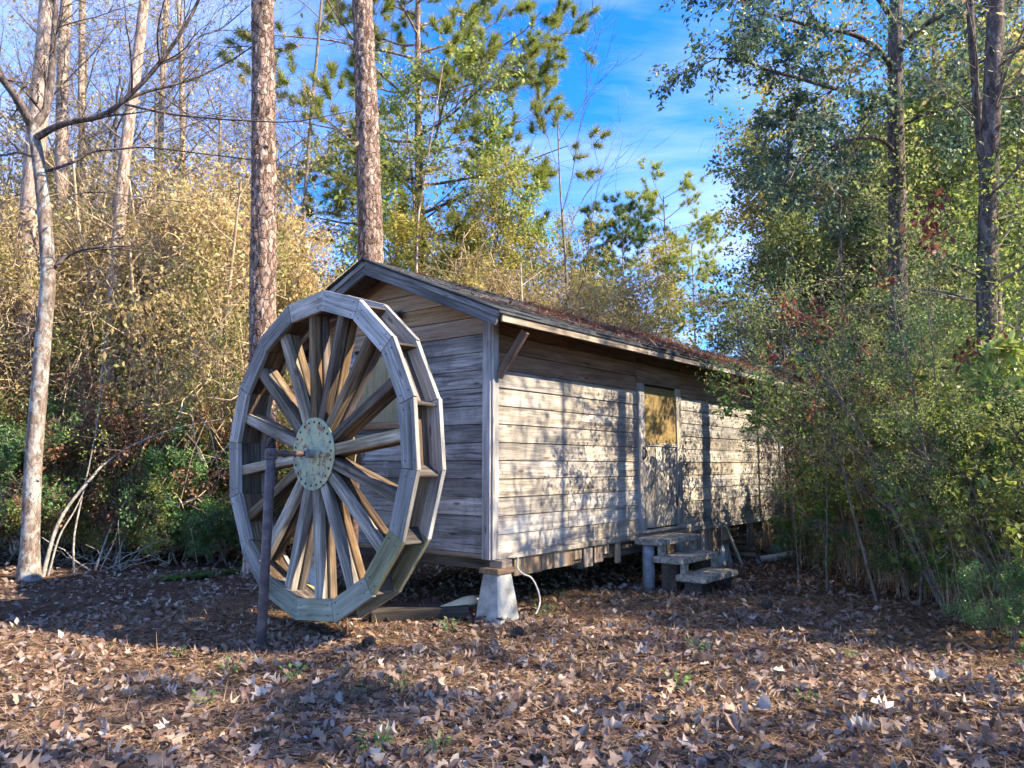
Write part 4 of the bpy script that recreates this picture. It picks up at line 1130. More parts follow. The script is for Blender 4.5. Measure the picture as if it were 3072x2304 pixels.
make_evergreen('yellow', 7, 8.5, 1, PR_TREE, 34, .085, L_YEL, M_BARKP, .05, .10, .10, .3)
make_evergreen('yellow_b', 8, 7.5, 2, PR_TREE, 18, .085, L_YEL, M_BARKP, .15, .09, .10, .3)
# oak with sparse dark leaves, for the branch that reaches over the path
make_evergreen('oak', 9, 12.5, 1, [(14, .30, 1.15, .03, .0, 10, .36), (8, .48, .7, .10, .02, 5, .25), (6, .5, .7, .14, -.02, 3, .2), (0, 0, 0, .2, -.05, 3, 0)], 10, .075, L_BLUE, M_BARKD, .0, .13, .05)

def make_thicket(key, seed, H, Rw, mat, n_clump=95, per=190, size=.06, vines=260):
    """a tree smothered in dry vines: lumpy mass, tangled runners"""
    rng = np.random.default_rng(seed); lines, P = [], []
    lumps = [(0, 0, H * .55, Rw * .8)] + [(rng.normal(0, Rw * .5), rng.normal(0, Rw * .5), H * rng.uniform(.2, .85), Rw * rng.uniform(.35, .6)) for _ in range(7)]
    C = []
    for _ in range(n_clump):
        l = lumps[rng.integers(len(lumps))]; v = unit(rng.normal(size=3)) * l[3] * rng.uniform(.55, 1.0); v[2] *= 1.35
        c = np.array(l[:3]) + v
        if c[2] < .15 or c[2] > H: c[2] = rng.uniform(.2, H * .9)
        C.append(c)
        s = rng.uniform(.14, .34)
        k = int(per * rng.uniform(.5, 1.4))
        P.append(c + rng.normal(0, 1, (k, 3)) * np.array([s, s, s * .8]))
    C = np.array(C)
    for s in range(4):
        a = rng.uniform(0, 6.28)
        grow(rng, lines, [], (.3 * math.cos(a), .3 * math.sin(a), 0), (.15 * math.cos(a), .15 * math.sin(a), 1), H * rng.uniform(.7, 1), .06, 0, [(6, .4, .8, .06, .02, 6, .2), (4, .5, .8, .12, .0, 4, .2), (0, 0, 0, .2, 0, 3, 0)])
    for k in range(vines):
        a, b = C[rng.integers(len(C))], C[rng.integers(len(C))]
        if np.linalg.norm(a - b) > Rw * 1.4: b = a + (b - a) * .5
        if rng.random() < .4: b = a + np.array([rng.normal(0, .4), rng.normal(0, .4), -rng.uniform(.5, 2.0)])
        t = np.linspace(0, 1, 6)[:, None]
        pts = a + (b - a) * t + rng.normal(0, .17, (6, 3)) - np.array([0, 0, 1]) * (t * (1 - t)) * rng.uniform(0, 1.0)
        pts[:, 2] = np.maximum(pts[:, 2], .02)
        lines.append((smooth_path(pts, 10), rng.uniform(.003, .0085), 3))
    P = np.concatenate(P); P = P[P[:, 2] > .03]
    V, Fc = scatter(rng, P, size * (.45 + 1.2 * rng.uniform(0, 1, len(P)) ** 2.2), T_LEAF, up=.25)
    add_proto(key, lines, M_DRYSTEM, (V, Fc), mat, 'vine_stems', 'foliage')
make_thicket('thicket', 11, 6.0, 1.7, L_TAN, 140, 230, .062, 380)
make_thicket('thicket_b', 12, 5.0, 1.5, L_TAN, 120, 220, .062, 340)
make_thicket('thicket_c', 13, 6.6, 1.4, L_TAN, 125, 200, .058, 400)

def make_bare(key, seed, H, r0, prm, per=0, mat=L_RUST, size=.05, bmat=M_BARKP):
    rng = np.random.default_rng(seed); lines, tips = [], []
    grow(rng, lines, tips, (0, 0, 0), (0, 0, 1), H, r0, 0, prm)
    VF = None
    if per:
        sel = [t for t in tips if rng.random() < per]
        P, D = tip_points(rng, sel, 2, .02); VF = scatter(rng, P, rng.uniform(size * .6, size * 1.3, len(P)), T_LEAF, D=D, up=.3)
    add_proto(key, lines, bmat, VF, mat, 'trunk', 'last_leaves')
PR_BARE = [(16, .34, .95, .025, .0, 10, .28), (8, .5, .65, .09, .03, 5, .2), (6, .5, .65, .13, .0, 4, .15), (3, .5, .7, .16, -.01, 3, .2), (0, 0, 0, .2, -.02, 3, 0)]
make_bare('bare', 21, 12.0, .15, PR_BARE, .4, L_TAN, .08, M_TWIG)
make_bare('bare_b', 22, 11.0, .11, PR_BARE, .45, L_TAN, .08, M_TWIG)
PR_TWIGGY = [(9, .5, .5, .05, .05, 5, .2), (6, .5, .5, .1, .05, 4, .2), (4, .55, .5, .12, .03, 3, .2), (0, 0, 0, .15, .0, 3, 0)]
make_bare('twiggy', 23, 6.0, .04, PR_TWIGGY, 0, bmat=M_TWIG)

def make_pine(key, seed, H, c0, limb, n_limb, per, mat, r0, needle=.20, wid=.035, mult=16):
    rng = np.random.default_rng(seed); lines, tips = [], []
    n = 14; t = np.linspace(0, 1, n)
    tr = np.stack([.12 * np.sin(3 * t + seed), .12 * np.sin(2.2 * t + 2 * seed) - .12 * math.sin(2 * seed), H * t], -1); tr[:, 0] -= tr[0, 0]
    lines.append((tr, r0 * (1 - .82 * t), 12))
    for k in range(n_limb):
        u = c0 + (1 - c0) * ((k + rng.uniform(0, 1)) / n_limb)
        f = u * (n - 1); i = min(int(f), n - 2); q = tr[i] + (tr[i + 1] - tr[i]) * (f - i)
        a = k * 2.4 + rng.uniform(-.5, .5)
        w = (u - c0) / (1 - c0)
        L = limb * (.55 + .9 * math.sin(math.pi * min(1, .18 + .75 * w))) * rng.uniform(.6, 1.1)
        up = -.05 + .7 * w
        grow(rng, lines, tips, q, (math.cos(a), math.sin(a), up), L, r0 * .26 * (1.1 - .6 * w), 0,
             [(6, .42, .75, .09, .03, 5, .3), (4, .55, .7, .12, .06, 3, .3), (0, 0, 0, .12, .08, 3, 0)])
    P, D = [], []
    for pts in tips:
        for q in range(per):
            f = rng.uniform(.45, 1.0) * (len(pts) - 1.001); i = int(f); P.append(pts[i] + (pts[i + 1] - pts[i]) * (f - i)); D.append(unit(pts[-1] - pts[-2]))
    P, D = np.repeat(np.array(P), mult, 0), np.repeat(np.array(D), mult, 0)
    V, Fc = scatter(rng, P, rng.uniform(needle * .7, needle * 1.2, len(P)), T_NEEDLE, D=D, up=.3, width=wid, dspread=.62)
    add_proto(key, lines, M_PINE, (V, Fc), mat, 'trunk', 'needles')
make_pine('pine', 31, 17.0, .40, 3.2, 36, 8, L_NEEDLE, .20, .27, .06, 26)
make_pine('pine_far', 32, 16.5, .64, 2.3, 17, 5, L_NEEDLE, .15, .30, .07, 16)
make_pine('pine_far_b', 33, 15.0, .52, 2.6, 26, 6, L_NEEDLED, .15, .30, .08, 16)

def make_reeds(key, seed, n, H, Rw):
    rng = np.random.default_rng(seed); lines = []; P = []; D = []
    for k in range(n):
        a, rr = rng.uniform(0, 6.28), Rw * math.sqrt(rng.uniform(0, 1))
        p = np.array([rr * math.cos(a), rr * math.sin(a), 0]); h = H * rng.uniform(.45, 1.1)
        d = np.array([rng.normal(0, .2), rng.normal(0, .2), 1.0]); t = np.linspace(0, 1, 5)[:, None]
        pts = p + d * h * t + np.array([rng.normal(0, .12), rng.normal(0, .12), 0]) * h * t ** 2
        lines.append((pts, np.linspace(.0055, .002, 5) * rng.uniform(.6, 1.4), 3))
        for q in range(7): u = rng.uniform(.15, 1); P.append(p + d * h * u + rng.normal(0, .04, 3)); D.append(rng.normal(size=3) + np.array([0, 0, .2]))
    V, Fc = scatter(rng, np.array(P), rng.uniform(.04, .09, len(P)), T_LEAF, D=np.array(D), up=.2, width=.7)
    add_proto(key, lines, M_DRYSTEM, (V, Fc), L_TAN, 'stems', 'dry_leaves')
make_reeds('reeds', 41, 130, 1.7, .75)
make_reeds('reeds_b', 42, 150, 2.6, .8)

def climbing_vine(parent, axis_pts, r0, r1, seed, mat, n_clump=60, per=70, size=.055):
    r = np.random.default_rng(seed); P = []
    for k in range(n_clump):
        c = axis_pts[r.integers(len(axis_pts))] + unit(np.array([r.normal(), r.normal(), 0])) * r.uniform(r0, r1) + np.array([0, 0, r.normal(0, .08)])
        P.append(c + r.normal(0, 1, (per, 3)) * np.array([.13, .13, .16]))
    P = np.concatenate(P); P = P[P[:, 2] > .05]
    obj('climbing_vine', mesh_np('climbing_vine', *scatter(r, P, size * r.uniform(.5, 1.4, len(P)), T_LEAF, up=.4), [mat]), parent)
# ---- big pines with plated bark, modelled
def plated_trunk(name, axis_fn, H, r_fn, seed, sides=56, rows=420, plates=1700, amp=.026):
    rng = np.random.default_rng(seed)
    th = np.arange(sides) * 2 * math.pi / sides; zz = np.linspace(0, H, rows)
    U, Z = np.meshgrid(th, zz); rad0 = r_fn(zz)
    uu = (U * .21).ravel(); vv = (Z * .42).ravel()
    cu, cv = rng.uniform(0, 2 * math.pi * .21, plates), rng.uniform(0, H * .42, plates)
    cu2 = np.concatenate([cu, cu + 2 * math.pi * .21, cu - 2 * math.pi * .21]); cv2 = np.concatenate([cv, cv, cv])
    hgt_p = np.tile(rng.uniform(.3, 1, plates), 3)
    order = np.argsort(cv2); cu2, cv2, hgt_p = cu2[order], cv2[order], hgt_p[order]
    out = np.zeros(len(uu))
    for r_ in range(rows):
        s = slice(r_ * sides, (r_ + 1) * sides); v = vv[r_ * sides]
        lo, hi = np.searchsorted(cv2, v - .25), np.searchsorted(cv2, v + .25)
        d = np.hypot(uu[s][:, None] - cu2[None, lo:hi], v - cv2[None, lo:hi])
        o2 = np.argpartition(d, 1, axis=1)[:, :2]; dd = np.take_along_axis(d, o2, 1); dd.sort(axis=1)
        near = lo + np.argmin(d, axis=1)
        e = np.clip((dd[:, 1] - dd[:, 0]) / .022, 0, 1)
        out[s] = e * hgt_p[near]
    rr = rad0[:, None] + amp * (out.reshape(rows, sides) - .4) + rng.normal(0, .0016, (rows, sides))
    ax = axis_fn(zz)
    V = np.stack([ax[:, 0:1] + rr * np.cos(U), ax[:, 1:2] + rr * np.sin(U), Z], -1).reshape(-1, 3)
    i = np.arange(rows - 1)[:, None] * sides; j = np.arange(sides)[None, :]; k = (j + 1) % sides
    return mesh_np(name, V, np.stack([i + j, i + k, i + sides + k, i + sides + j], -1).reshape(-1, 4), [M_PINE], False)
def big_pine(px_pts, depth, r_fn, seed, label, H=17.0):
    P = np.array([ad(x, y, depth) for x, y in px_pts])
    base = P[0]
    def axis_fn(z):
        zs = P[:, 2]; o_ = np.argsort(zs)
        xx = np.interp(z, zs[o_], P[o_, 0]); top = zs.max(); sl = (P[o_[-1], 0] - P[o_[-2], 0]) / (zs[o_[-1]] - zs[o_[-2]])
        xx = np.where(z > top, P[o_[-1], 0] + (z - top) * sl, xx)
        return np.stack([xx - base[0], 0 * z], -1)
    e = empty('pine_tree', (base[0], depth, -.05)); tag(e, label, 'pine tree', 'big pines behind the wheel and shed')
    obj('trunk', plated_trunk('plated_trunk', axis_fn, H, r_fn, seed), e)
    rng = np.random.default_rng(seed + 50); lines, tips = [], []
    for k in range(16):
        z = H - 5 + 5 * k / 16; a = k * 2.4; q = np.append(axis_fn(np.array([z]))[0], z)
        grow(rng, lines, tips, q, (math.cos(a), math.sin(a), .3), 2.6 * rng.uniform(.6, 1), .05, 0, [(5, .45, .75, .09, .03, 5, .3), (4, .5, .7, .12, .05, 3, .3), (0, 0, 0, .12, .06, 3, 0)])
    Pn, Dn = tip_points(rng, tips, 2, .02); Pn, Dn = np.repeat(Pn, 10, 0), np.repeat(Dn, 10, 0)
    obj('limbs', tubes('limbs', lines, [M_PINE]), e)
    obj('needles', mesh_np('needles', *scatter(rng, Pn, .2, T_NEEDLE, D=Dn, up=.3, width=.05, dspread=.6), [L_NEEDLE]), e)
big_pine([(560, 1241), (566, 1000), (568, 700), (570, 350), (568, 0)], 10.75, lambda z: .205 + .05 * np.exp(-z / .25) - .006 * z, 61, 'tall straight pine with plated bark rising just behind the wooden wheel')
big_pine([(806, 1165), (803, 700), (800, 500), (793, 250), (783, 0)], 14.0, lambda z: .285 + .05 * np.exp(-z / .3) - .009 * z, 62, 'tall thick pine with plated bark rising behind the shed roof ridge')

# ---- the forked bare tree on the left
def px_line(pts, depth, r0, r1, n=24, sides=10, dy=0.0):
    P = np.array([ad(x, y, depth + dy * i / max(1, len(pts) - 1)) for i, (x, y) in enumerate(pts)])
    S = smooth_path(P, n); return (S, np.linspace(r0, r1, n), sides)
ft = empty('forked_tree', (0, 0, 0)); FD = 10.42
base = ad(62, 1253, FD)
tag(ft, 'slender crooked bare tree with a lichen spotted trunk forking over the clearing', 'tree')
ft.location = (base[0], base[1], -.03)
lines = [px_line([(62, 1262), (66, 1150), (72, 1000), (84, 850), (96, 700), (104, 600), (100, 520), (92, 420), (82, 340), (70, 270)], FD, .118, .078, 40, 12)]
lines[0][1][:4] += np.array([.05, .03, .015, .005])
forks = [([(70, 275), (55, 245), (28, 200), (-10, 150), (-60, 60), (-80, -60)], .07, .03, -.6), ([(70, 275), (88, 255), (103, 225), (112, 150), (118, 60), (125, -80)], .068, .035, .4),
         ([(72, 300), (88, 292), (118, 275), (160, 262), (215, 252), (262, 222), (320, 165), (372, 100), (420, 20), (450, -60)], .055, .018, -.5),
         ([(262, 222), (310, 200), (370, 185), (430, 165), (500, 130), (560, 90)], .026, .008, .5), ([(270, 225), (360, 245), (450, 255), (560, 262), (640, 262), (760, 240)], .020, .005, -.8),
         ([(100, 370), (160, 350), (200, 328), (260, 322), (320, 318), (420, 330), (540, 345), (650, 365), (700, 360)], .022, .004, .5),
         ([(84, 345), (40, 330), (0, 335), (-40, 310)], .02, .006, .2), ([(122, 575), (140, 555), (175, 540), (225, 532)], .030, .02, .1), ([(118, 580), (160, 545), (200, 520), (215, 500)], .014, .006, .3), ([(100, 480), (130, 440), (150, 425), (200, 415), (300, 425), (420, 440)], .016, .004, .7),
         ([(340, 140), (390, 120), (430, 80), (480, 60), (540, 10)], .018, .006, .4)]
rf = np.random.default_rng(77); tips_f = []
for pts, r0, r1, dy in forks:
    ln = px_line(pts, FD, r0, r1, 26, 7, dy); lines.append(ln)
    for k in range(9 if r0 > .016 else 5):
        i = rf.integers(7, 25); d = unit(unit(ln[0][i] - ln[0][i - 1]) * .8 + rf.normal(0, .55, 3) + np.array([0, 0, .15]))
        grow(rf, lines, tips_f, ln[0][i], d, rf.uniform(.5, 1.5), max(.004, ln[1][i] * .5), 0, [(6, .5, .6, .08, .02, 4, .15), (4, .55, .6, .12, .0, 3, .2), (0, 0, 0, .16, .0, 3, 0)])
off = np.array([base[0], base[1], -.03])
lines = [(p - off, r, s) for p, r, s in lines]
obj('trunk', tubes('forked_trunk', lines[:1], [M_BARKG]), ft)
obj('limbs', tubes('forked_limbs', lines[1:], [M_BARKD]), ft)
sel = [t for t in tips_f if rf.random() < .14]
P, D = tip_points(rf, sel, 1, .02)
obj('last_leaves', mesh_np('last_leaves', *scatter(rf, P - off, rf.uniform(.05, .10, len(P)), T_LEAF, D=D, up=.2), [L_TAN]), ft)

# ---- left: trunks in the wood behind
rv = np.random.default_rng(101)
def trunk_tree(px_pts, depth, r0, r1, label, mat, seed, twigs=10, group='trunks in the wood left of the wheel', vine=None):
    P = [ad(x, y, depth) for x, y in px_pts]; b = P[0].copy()
    e = empty('woodland_tree', (b[0], depth, -.05)); tag(e, label, 'tree', group)
    P[0][2] = 0.0
    S = smooth_path(np.array(P), 40); S = S - np.array([b[0], depth, -.05])
    obj('trunk', tubes('woodland_trunk', [(S, np.linspace(r0, r1, 40), 12)], [mat]), e)
    if vine is not None: climbing_vine(e, S[:int(40 * vine[0])], r0 * .8, r0 + .25, seed + 300, vine[1])
    r = np.random.default_rng(seed); ls, tp = [], []
    for k in range(twigs):
        i = r.integers(14, 39); a = r.uniform(0, 6.28)
        grow(r, ls, tp, S[i], (math.cos(a), math.sin(a), r.uniform(.0, .9)), r.uniform(.9, 2.2), .02, 0, [(7, .5, .65, .09, .03, 4, .15), (5, .5, .65, .13, .0, 3, .15), (3, .5, .6, .15, 0, 3, .2), (0, 0, 0, .18, .0, 3, 0)])
    obj('limbs', tubes('woodland_limbs', ls, [M_TWIG]), e)
    sel = [t for t in tp if r.random() < .10]
    Pl, Dl = tip_points(r, sel, 1, .02)
    obj('last_leaves', mesh_np('woodland_leaves', *scatter(r, Pl, r.uniform(.05, .09, len(Pl)), T_LEAF, D=Dl, up=.2), [L_TAN]), e)
trunk_tree([(50, 1200), (62, 560), (78, 300), (98, 100), (108, -60), (118, -300)], 13.5, .19, .14, 'pale thick trunk standing right behind the crooked forked tree', M_BARKP, 1, 8)
trunk_tree([(138, 1200), (134, 500), (134, 250), (140, 50), (160, -200)], 16.5, .15, .11, 'pale straight trunk half covered by dry vines behind the forked tree', M_BARKP, 2, 8)
trunk_tree([(190, 1180), (182, 420), (176, 200), (180, -150)], 18, .10, .07, 'thin straight pale trunk among bare twigs left of the leaning tree', M_BARKP, 3, 8)
trunk_tree([(228, 1200), (240, 720), (258, 480), (272, 320), (298, 120), (318, -60), (340, -300)], 13.2, .12, .08, 'pale leaning tree with a curved trunk between the forked tree and the pine', M_BARKP, 4, 8)
trunk_tree([(402, 1170), (396, 420), (392, 150), (380, -150)], 19, .09, .06, 'slim bare tree showing through twigs left of the plated pine', M_BARKP, 5, 8)
trunk_tree([(330, 1180), (344, 420), (352, 150), (372, -200)], 21, .11, .07, 'slim distant tree straight behind the leaning tree', M_BARKP, 6, 8)
trunk_tree([(660, 1180), (655, 560), (668, 300), (690, 60), (710, -200)], 19, .06, .03, 'thin leafless tree standing between the two plated pines', M_TWIG, 7, 8)
trunk_tree([(905, 1150), (900, 560), (915, 400), (940, 250), (960, 120)], 18, .035, .01, 'thin pale leafless tree right of the thick pine behind the roof', M_BARKP, 8, 8)

# ---- left: vine thickets, bushes
G1 = 'vine thickets along the left edge of the clearing'
left = [('thicket', 2, 13.6, 1.05, 1.08, 'behind the foot of the forked tree'), ('thicket_b', 120, 15.2, 1.26, 1.10, 'round the pale straight trunk'), ('thicket_c', 205, 13.9, .95, 1.0, 'beside the pale leaning tree'), ('thicket', 330, 14.6, 1.21, 1.16, 'behind the brush pile'),
        ('thicket_b', 440, 13.8, 1.26, 1.21, 'behind the bright fern, the roundest of the left wood'), ('thicket_c', 520, 15.4, 1.10, 1.08, 'touching the plated pine behind the wheel'), ('thicket', 640, 16.0, .92, .92, 'between the two plated pines'), ('thicket_b', 715, 15.2, .95, .85, 'beside the thick pine and the roof peak'), ('thicket_c', -60, 14.8, 1.1, 1.1, 'left of the pale thick trunk'), ('thicket', 250, 17.5, 1.25, 1.1, 'deep in the wood behind the leaning tree'), ('thicket_c', 420, 18.0, 1.2, 1.1, 'deep in the wood behind the roundest thicket'), ('thicket_b', 60, 18.0, 1.4, 1.15, 'deep in the wood behind the forked tree')]
for i, (k, x, dep, s, zs, wh) in enumerate(left):
    p = ad(x, 1000, dep); plant('vine_thicket', k, (p[0], dep), s, rv.uniform(0, 6.3), 'tree smothered in dry tan vines ' + wh, 'thicket', G1, zs=zs)
G2 = 'dark evergreen bushes at the foot of the left wood'
for i, (x, dep, s, wh) in enumerate(((18, 12.0, 1.1, 'left of the forked trunk'), (150, 12.6, .75, 'behind the leaning sapling'), (330, 12.4, .9, 'behind the fallen log'), (400, 12.0, .62, 'beside the lone grey stick'), (470, 12.2, .95, 'behind the bright fern'), (-30, 11.2, 1.0, 'at the outer left end of the wood edge'), (255, 12.3, .7, 'behind the brush pile'),
                                     (600, 12.6, .9, 'behind the wheel and right of the plated pine'), (505, 11.9, .5, 'left of the plated pine foot'), (700, 13.2, .9, 'behind the wheel top'), (90, 13.0, 1.3, 'right behind the forked trunk'))):
    p = ad(x, 1000, dep); plant('evergreen_bush', 'shrub', (p[0], dep), s, rv.uniform(0, 6.3), 'dark green bush ' + wh + (', small leaved' if i % 3 == 0 else ''), 'bush', G2, L_EVER if i % 3 else L_FINE)
for i, (x, dep, s, wh) in enumerate(((60, 12.6, .8, 'right behind the forked trunk'), (395, 13.2, .95, 'left of the plated pine'), (560, 13.6, 1.0, 'behind the plated pine'))):
    p = ad(x, 1000, dep); plant('understory_tree', ('airy', 'airy_b')[i % 2], (p[0], dep), s, rv.uniform(0, 6.3), 'small leafy green tree growing through dry vines ' + wh, 'tree', 'small green trees in the left wood', L_SUNG)
for i, (x, dep, s, wh) in enumerate(((290, 12.6, .95, 'behind the brush pile'), (120, 12.3, .8, 'beside the forked trunk'), (480, 12.6, .9, 'left of the plated pine'), (200, 12.8, .9, 'under the leaning tree'), (380, 12.8, 1.0, 'behind the fern'))):
    p = ad(x, 1000, dep); plant('dry_leaved_shrub', 'shrub', (p[0], dep), s * 1.15, rv.uniform(0, 6.3), 'shrub with reddish dry leaves ' + wh, 'shrub', 'reddish dry shrubs in the left wood', L_DRYB)
for i, (k, x, dep, s, mt, wh) in enumerate((('yellow_b', 60, 19, .95, L_TAN, 'behind the pale thick trunk'), ('yellow', 170, 20, .95, L_YEL, 'behind the thin straight trunk'), ('yellow_b', 300, 19.5, 1.05, L_TAN, 'behind the pale leaning tree'), ('yellow', 420, 20, .98, L_YEL, 'behind the roundest thicket'), ('yellow_b', 520, 20.5, .9, L_TAN, 'left of the plated pine'), ('yellow', -60, 18, 1.0, L_TAN, 'left of the pale thick trunk'), ('yellow', 690, 21, .72, L_YEL, 'between the two plated pines'))):
    p = ad(x, 1000, dep); plant('golden_tree', k, (p[0], dep), s, rv.uniform(0, 6.3), ('tan ' if mt is L_TAN else 'yellow green ') + 'leafy tree rising out of the left wood ' + wh, 'tree', 'golden trees of the left wood', mt)
# dead sticks and leaning stems at the foot of the left wood
def stick(pts, d0, d1, r0, r1, label, mat=M_PALESTICK, name='dead_stick', cat='stick', group=None, n=18):
    P = np.array([ad(x, y, d0 + (d1 - d0) * i / (len(pts) - 1)) for i, (x, y) in enumerate(pts)])
    P[0] = np.array([P[0][0], P[0][1], float(hgt(P[0][0], P[0][1])) - .02])
    S = smooth_path(P, n); o = obj(name, tubes(name, [(S, np.linspace(r0, r1, n), 7)], [mat]))
    return tag(o, label, cat, group)
stick([(92, 1243), (118, 1150), (150, 1090), (200, 1030), (228, 1000), (290, 960), (380, 925), (480, 905)], 10.7, 11.6, .030, .006, 'long pale sapling leaning right from the foot of the forked tree', name='leaning_sapling', cat='sapling')
stick([(104, 1238), (128, 1160), (160, 1105), (182, 1060)], 10.8, 11.1, .017, .006, 'short pale stem leaning beside the long leaning sapling', name='leaning_sapling', cat='sapling')
stick([(160, 1242), (160, 1160), (178, 1070), (196, 990), (212, 900), (220, 800), (228, 720)], 11.0, 11.6, .016, .006, 'thin upright pale stem rising through the brush pile', name='dead_sapling', cat='sapling')
stick([(205, 1225), (235, 1150), (262, 1080), (285, 1010)], 11.2, 11.9, .018, .006, 'straight pale stick slanting out of the brush pile')
stick([(245, 1210), (268, 1165), (290, 1110), (320, 1060)], 11.4, 12.0, .016, .006, 'second pale stick slanting beside the green shrub of the brush pile')
stick([(365, 1195), (375, 1130), (392, 1060), (405, 1000)], 12.0, 12.6, .014, .005, 'lone thin grey stick leaning near the fern')
stick([(258, 1165), (290, 1120), (330, 1095), (372, 1068)], 12.0, 12.6, .10, .07, 'dark fallen log tilted up behind the brush pile', M_BARKD, 'fallen_log', 'log')
for k in range(16):
    x0 = rv.uniform(150, 290); y0 = rv.uniform(1185, 1232); a = rv.uniform(-1, 1.2)
    dd = 11.0 + rv.uniform(0, .6)
    p0 = ad(x0, y0, dd); p0[2] = .0
    L_ = rv.uniform(.5, 1.2); d = unit(np.array([math.sin(a), rv.normal(0, .3), rv.uniform(.15, .9)]))
    pts = np.array([p0 + d * L_ * t + rv.normal(0, .02, 3) for t in np.linspace(0, 1, 6)]); pts[0][2] = -.01
    tag(obj('dead_branch', tubes('dead_branch', [(pts, np.linspace(.010, .004, 6) * rv.uniform(.7, 1.3), 5)], [M_PALESTICK])), 'thin bleached dead branch in the brush pile at the wood edge', 'branch', 'bleached branches of the brush pile')
# ferns and seedlings
def make_fern():
    r = np.random.default_rng(5); P, D, ls = [], [], []
    for k in range(13):
        a = k * 2.4; L = r.uniform(.25, .42); t = np.linspace(0, 1, 9)[:, None]
        d = np.array([math.cos(a), math.sin(a), 0]); pts = d * L * t + np.array([0, 0, 1]) * L * (1.1 * t - .95 * t ** 2)
        ls.append((pts, np.linspace(.004, .001, 9), 3)); sd = np.array([-math.sin(a), math.cos(a), 0])
        for u in np.linspace(.15, 1, 16):
            q = d * L * u + np.array([0, 0, 1]) * L * (1.1 * u - .95 * u * u)
            for s in (-1, 1): P.append(q); D.append(sd * s * (1.05 - u) + d * .35)
    nn = np.array(D); V, Fc = scatter(r, np.array(P), np.linalg.norm(nn, axis=1) * .10, T_LEAF, D=nn, up=.9, dspread=.05)
    add_proto('fern', ls, M_TWIG, (V, Fc), L_BRIGHT, 'stems', 'fronds')
make_fern()
for (x, y, s, lab) in ((425, 1252, 1.0, 'bright green fern at the wood edge left of the wheel'), (375, 1255, .75, 'small fern between the brush pile and the bright green fern'), (545, 1080 + 140, .9, 'fern growing at the foot of the plated pine'), (500, 1238, .7, 'little fern by the pine foot beyond the wheel rim')):
    p = on_ground(x * S_, y * S_); plant('fern', 'fern', p, s, rv.uniform(0, 6), lab, 'fern')
def make_seedling():
    r = np.random.default_rng(6); P, D, ls = [], [], []
    for k in range(7):
        a = k * 2.4; pts = np.array([(0, 0, 0), (.03 * math.cos(a), .03 * math.sin(a), .05), (.07 * math.cos(a), .07 * math.sin(a), .11)]); ls.append((pts, .002, 3))
        for q in range(5): P.append(pts[1] + (pts[2] - pts[1]) * q / 4); D.append(r.normal(size=3) * .6 + np.array([math.cos(a), math.sin(a), .2]))
    add_proto('seedling', ls, M_TWIG, scatter(r, np.array(P), r.uniform(.025, .045, len(P)), T_LEAF, D=np.array(D), up=.8, dspread=.3), L_BRIGHT, 'stems', 'leaves')
make_seedling()
for (px_, py_) in ((1680, 1790), (1635, 1850), (2090, 1965), (690, 1990), (880, 2010), (1075, 2090), (1200, 2075), (1350, 1900), (2560, 1980), (540, 1935), (2420, 2110), (1310, 2260), (2030, 2060), (1120, 2250), (610, 2090)):
    p = on_ground(px_, py_); plant('seedling', 'seedling', p, rv.uniform(.7, 1.25), rv.uniform(0, 6), 'tiny green seedling sprouting through the fallen leaves', 'seedling', 'seedlings in the leaf litter')

# ---- behind the shed
PH = {'airy': 4.2, 'airy_b': 4.6, 'holly': 6.3, 'holly_b': 6.3, 'yellow': 8.5, 'yellow_b': 7.5, 'rust_sapling': 3.6, 'rust_sapling_b': 3.6}
def put(name, key, x, dep, s, label, cat, group=None, lm=None, sm=None, zs=1.0, dx=0.0):
    p = ad(x, 1000, dep)
    q = p[:2] - SO; L_, N_ = q @ LV, q @ NV
    if key in PH and N_ > .8 and -0.5 < L_ - .42 * N_ < 7.6:      # low growth where the sun reaches the long wall
        s = min(s, (.91 * N_ + .85) / PH[key])
    return plant(name, key, (p[0] + dx, dep), s, rv.uniform(0, 6.3), label, cat, group, lm, sm, zs=zs)
pc = ad(950, 340, 22.0)
plant('pine_tree', 'pine', (pc[0] - .3, 22.0), 1.12, 2.2, 'tall spreading green pine beside the thick plated pine, standing against the sky', 'pine tree', lean=(0, .02))
GV = 'vine thickets behind the shed'
for k, x, dep, s, wh in (('thicket', 960, 17.0, 1.0, 'just right of the thick pine'), ('thicket_c', 1130, 18.0, 1.15, 'under the bare twiggy treetop'), ('thicket_b', 1240, 19.0, 1.3, 'left of the dense dark pine crown'), ('thicket_c', 870, 17.0, .85, 'touching the thick pine trunk'), ('thicket', 1060, 19.5, 1.2, 'below the spreading pine'), ('thicket_b', 1320, 22.0, 1.1, 'below the dense dark pine crown')):
    put('vine_thicket', k, x, dep, s, 'tree smothered in dry tan vines behind the roof ' + wh, 'thicket', GV)
put('evergreen_tree', 'holly', 1035, 20.5, 1.45, 'dense green tree poking out above the vines behind the shed', 'tree', None, L_SUNG)
put('yellow_tree', 'yellow', 1185, 22.5, 1.0, 'yellow green tree in full sun behind the middle of the roof', 'tree')
put('yellow_tree', 'yellow_b', 1310, 24.0, .95, 'yellow green low tree behind the roof below the dense dark pine', 'tree')
put('yellow_tree', 'yellow', 1400, 27.0, .72, 'yellow green rounded tree left of the slim distant pine trunk', 'tree')
put('yellow_tree', 'yellow_b', 1480, 28.0, .6, 'yellow green tree between the two slim distant pine trunks', 'tree')
put('yellow_tree', 'yellow_b', 905, 19.0, 1.0, 'yellow green tree half hidden behind the thick pine', 'tree')
put('evergreen_tree', 'airy_b', 1370, 21.0, 1.05, 'loose grey green tree behind the far half of the roof', 'tree', None, L_FINE)
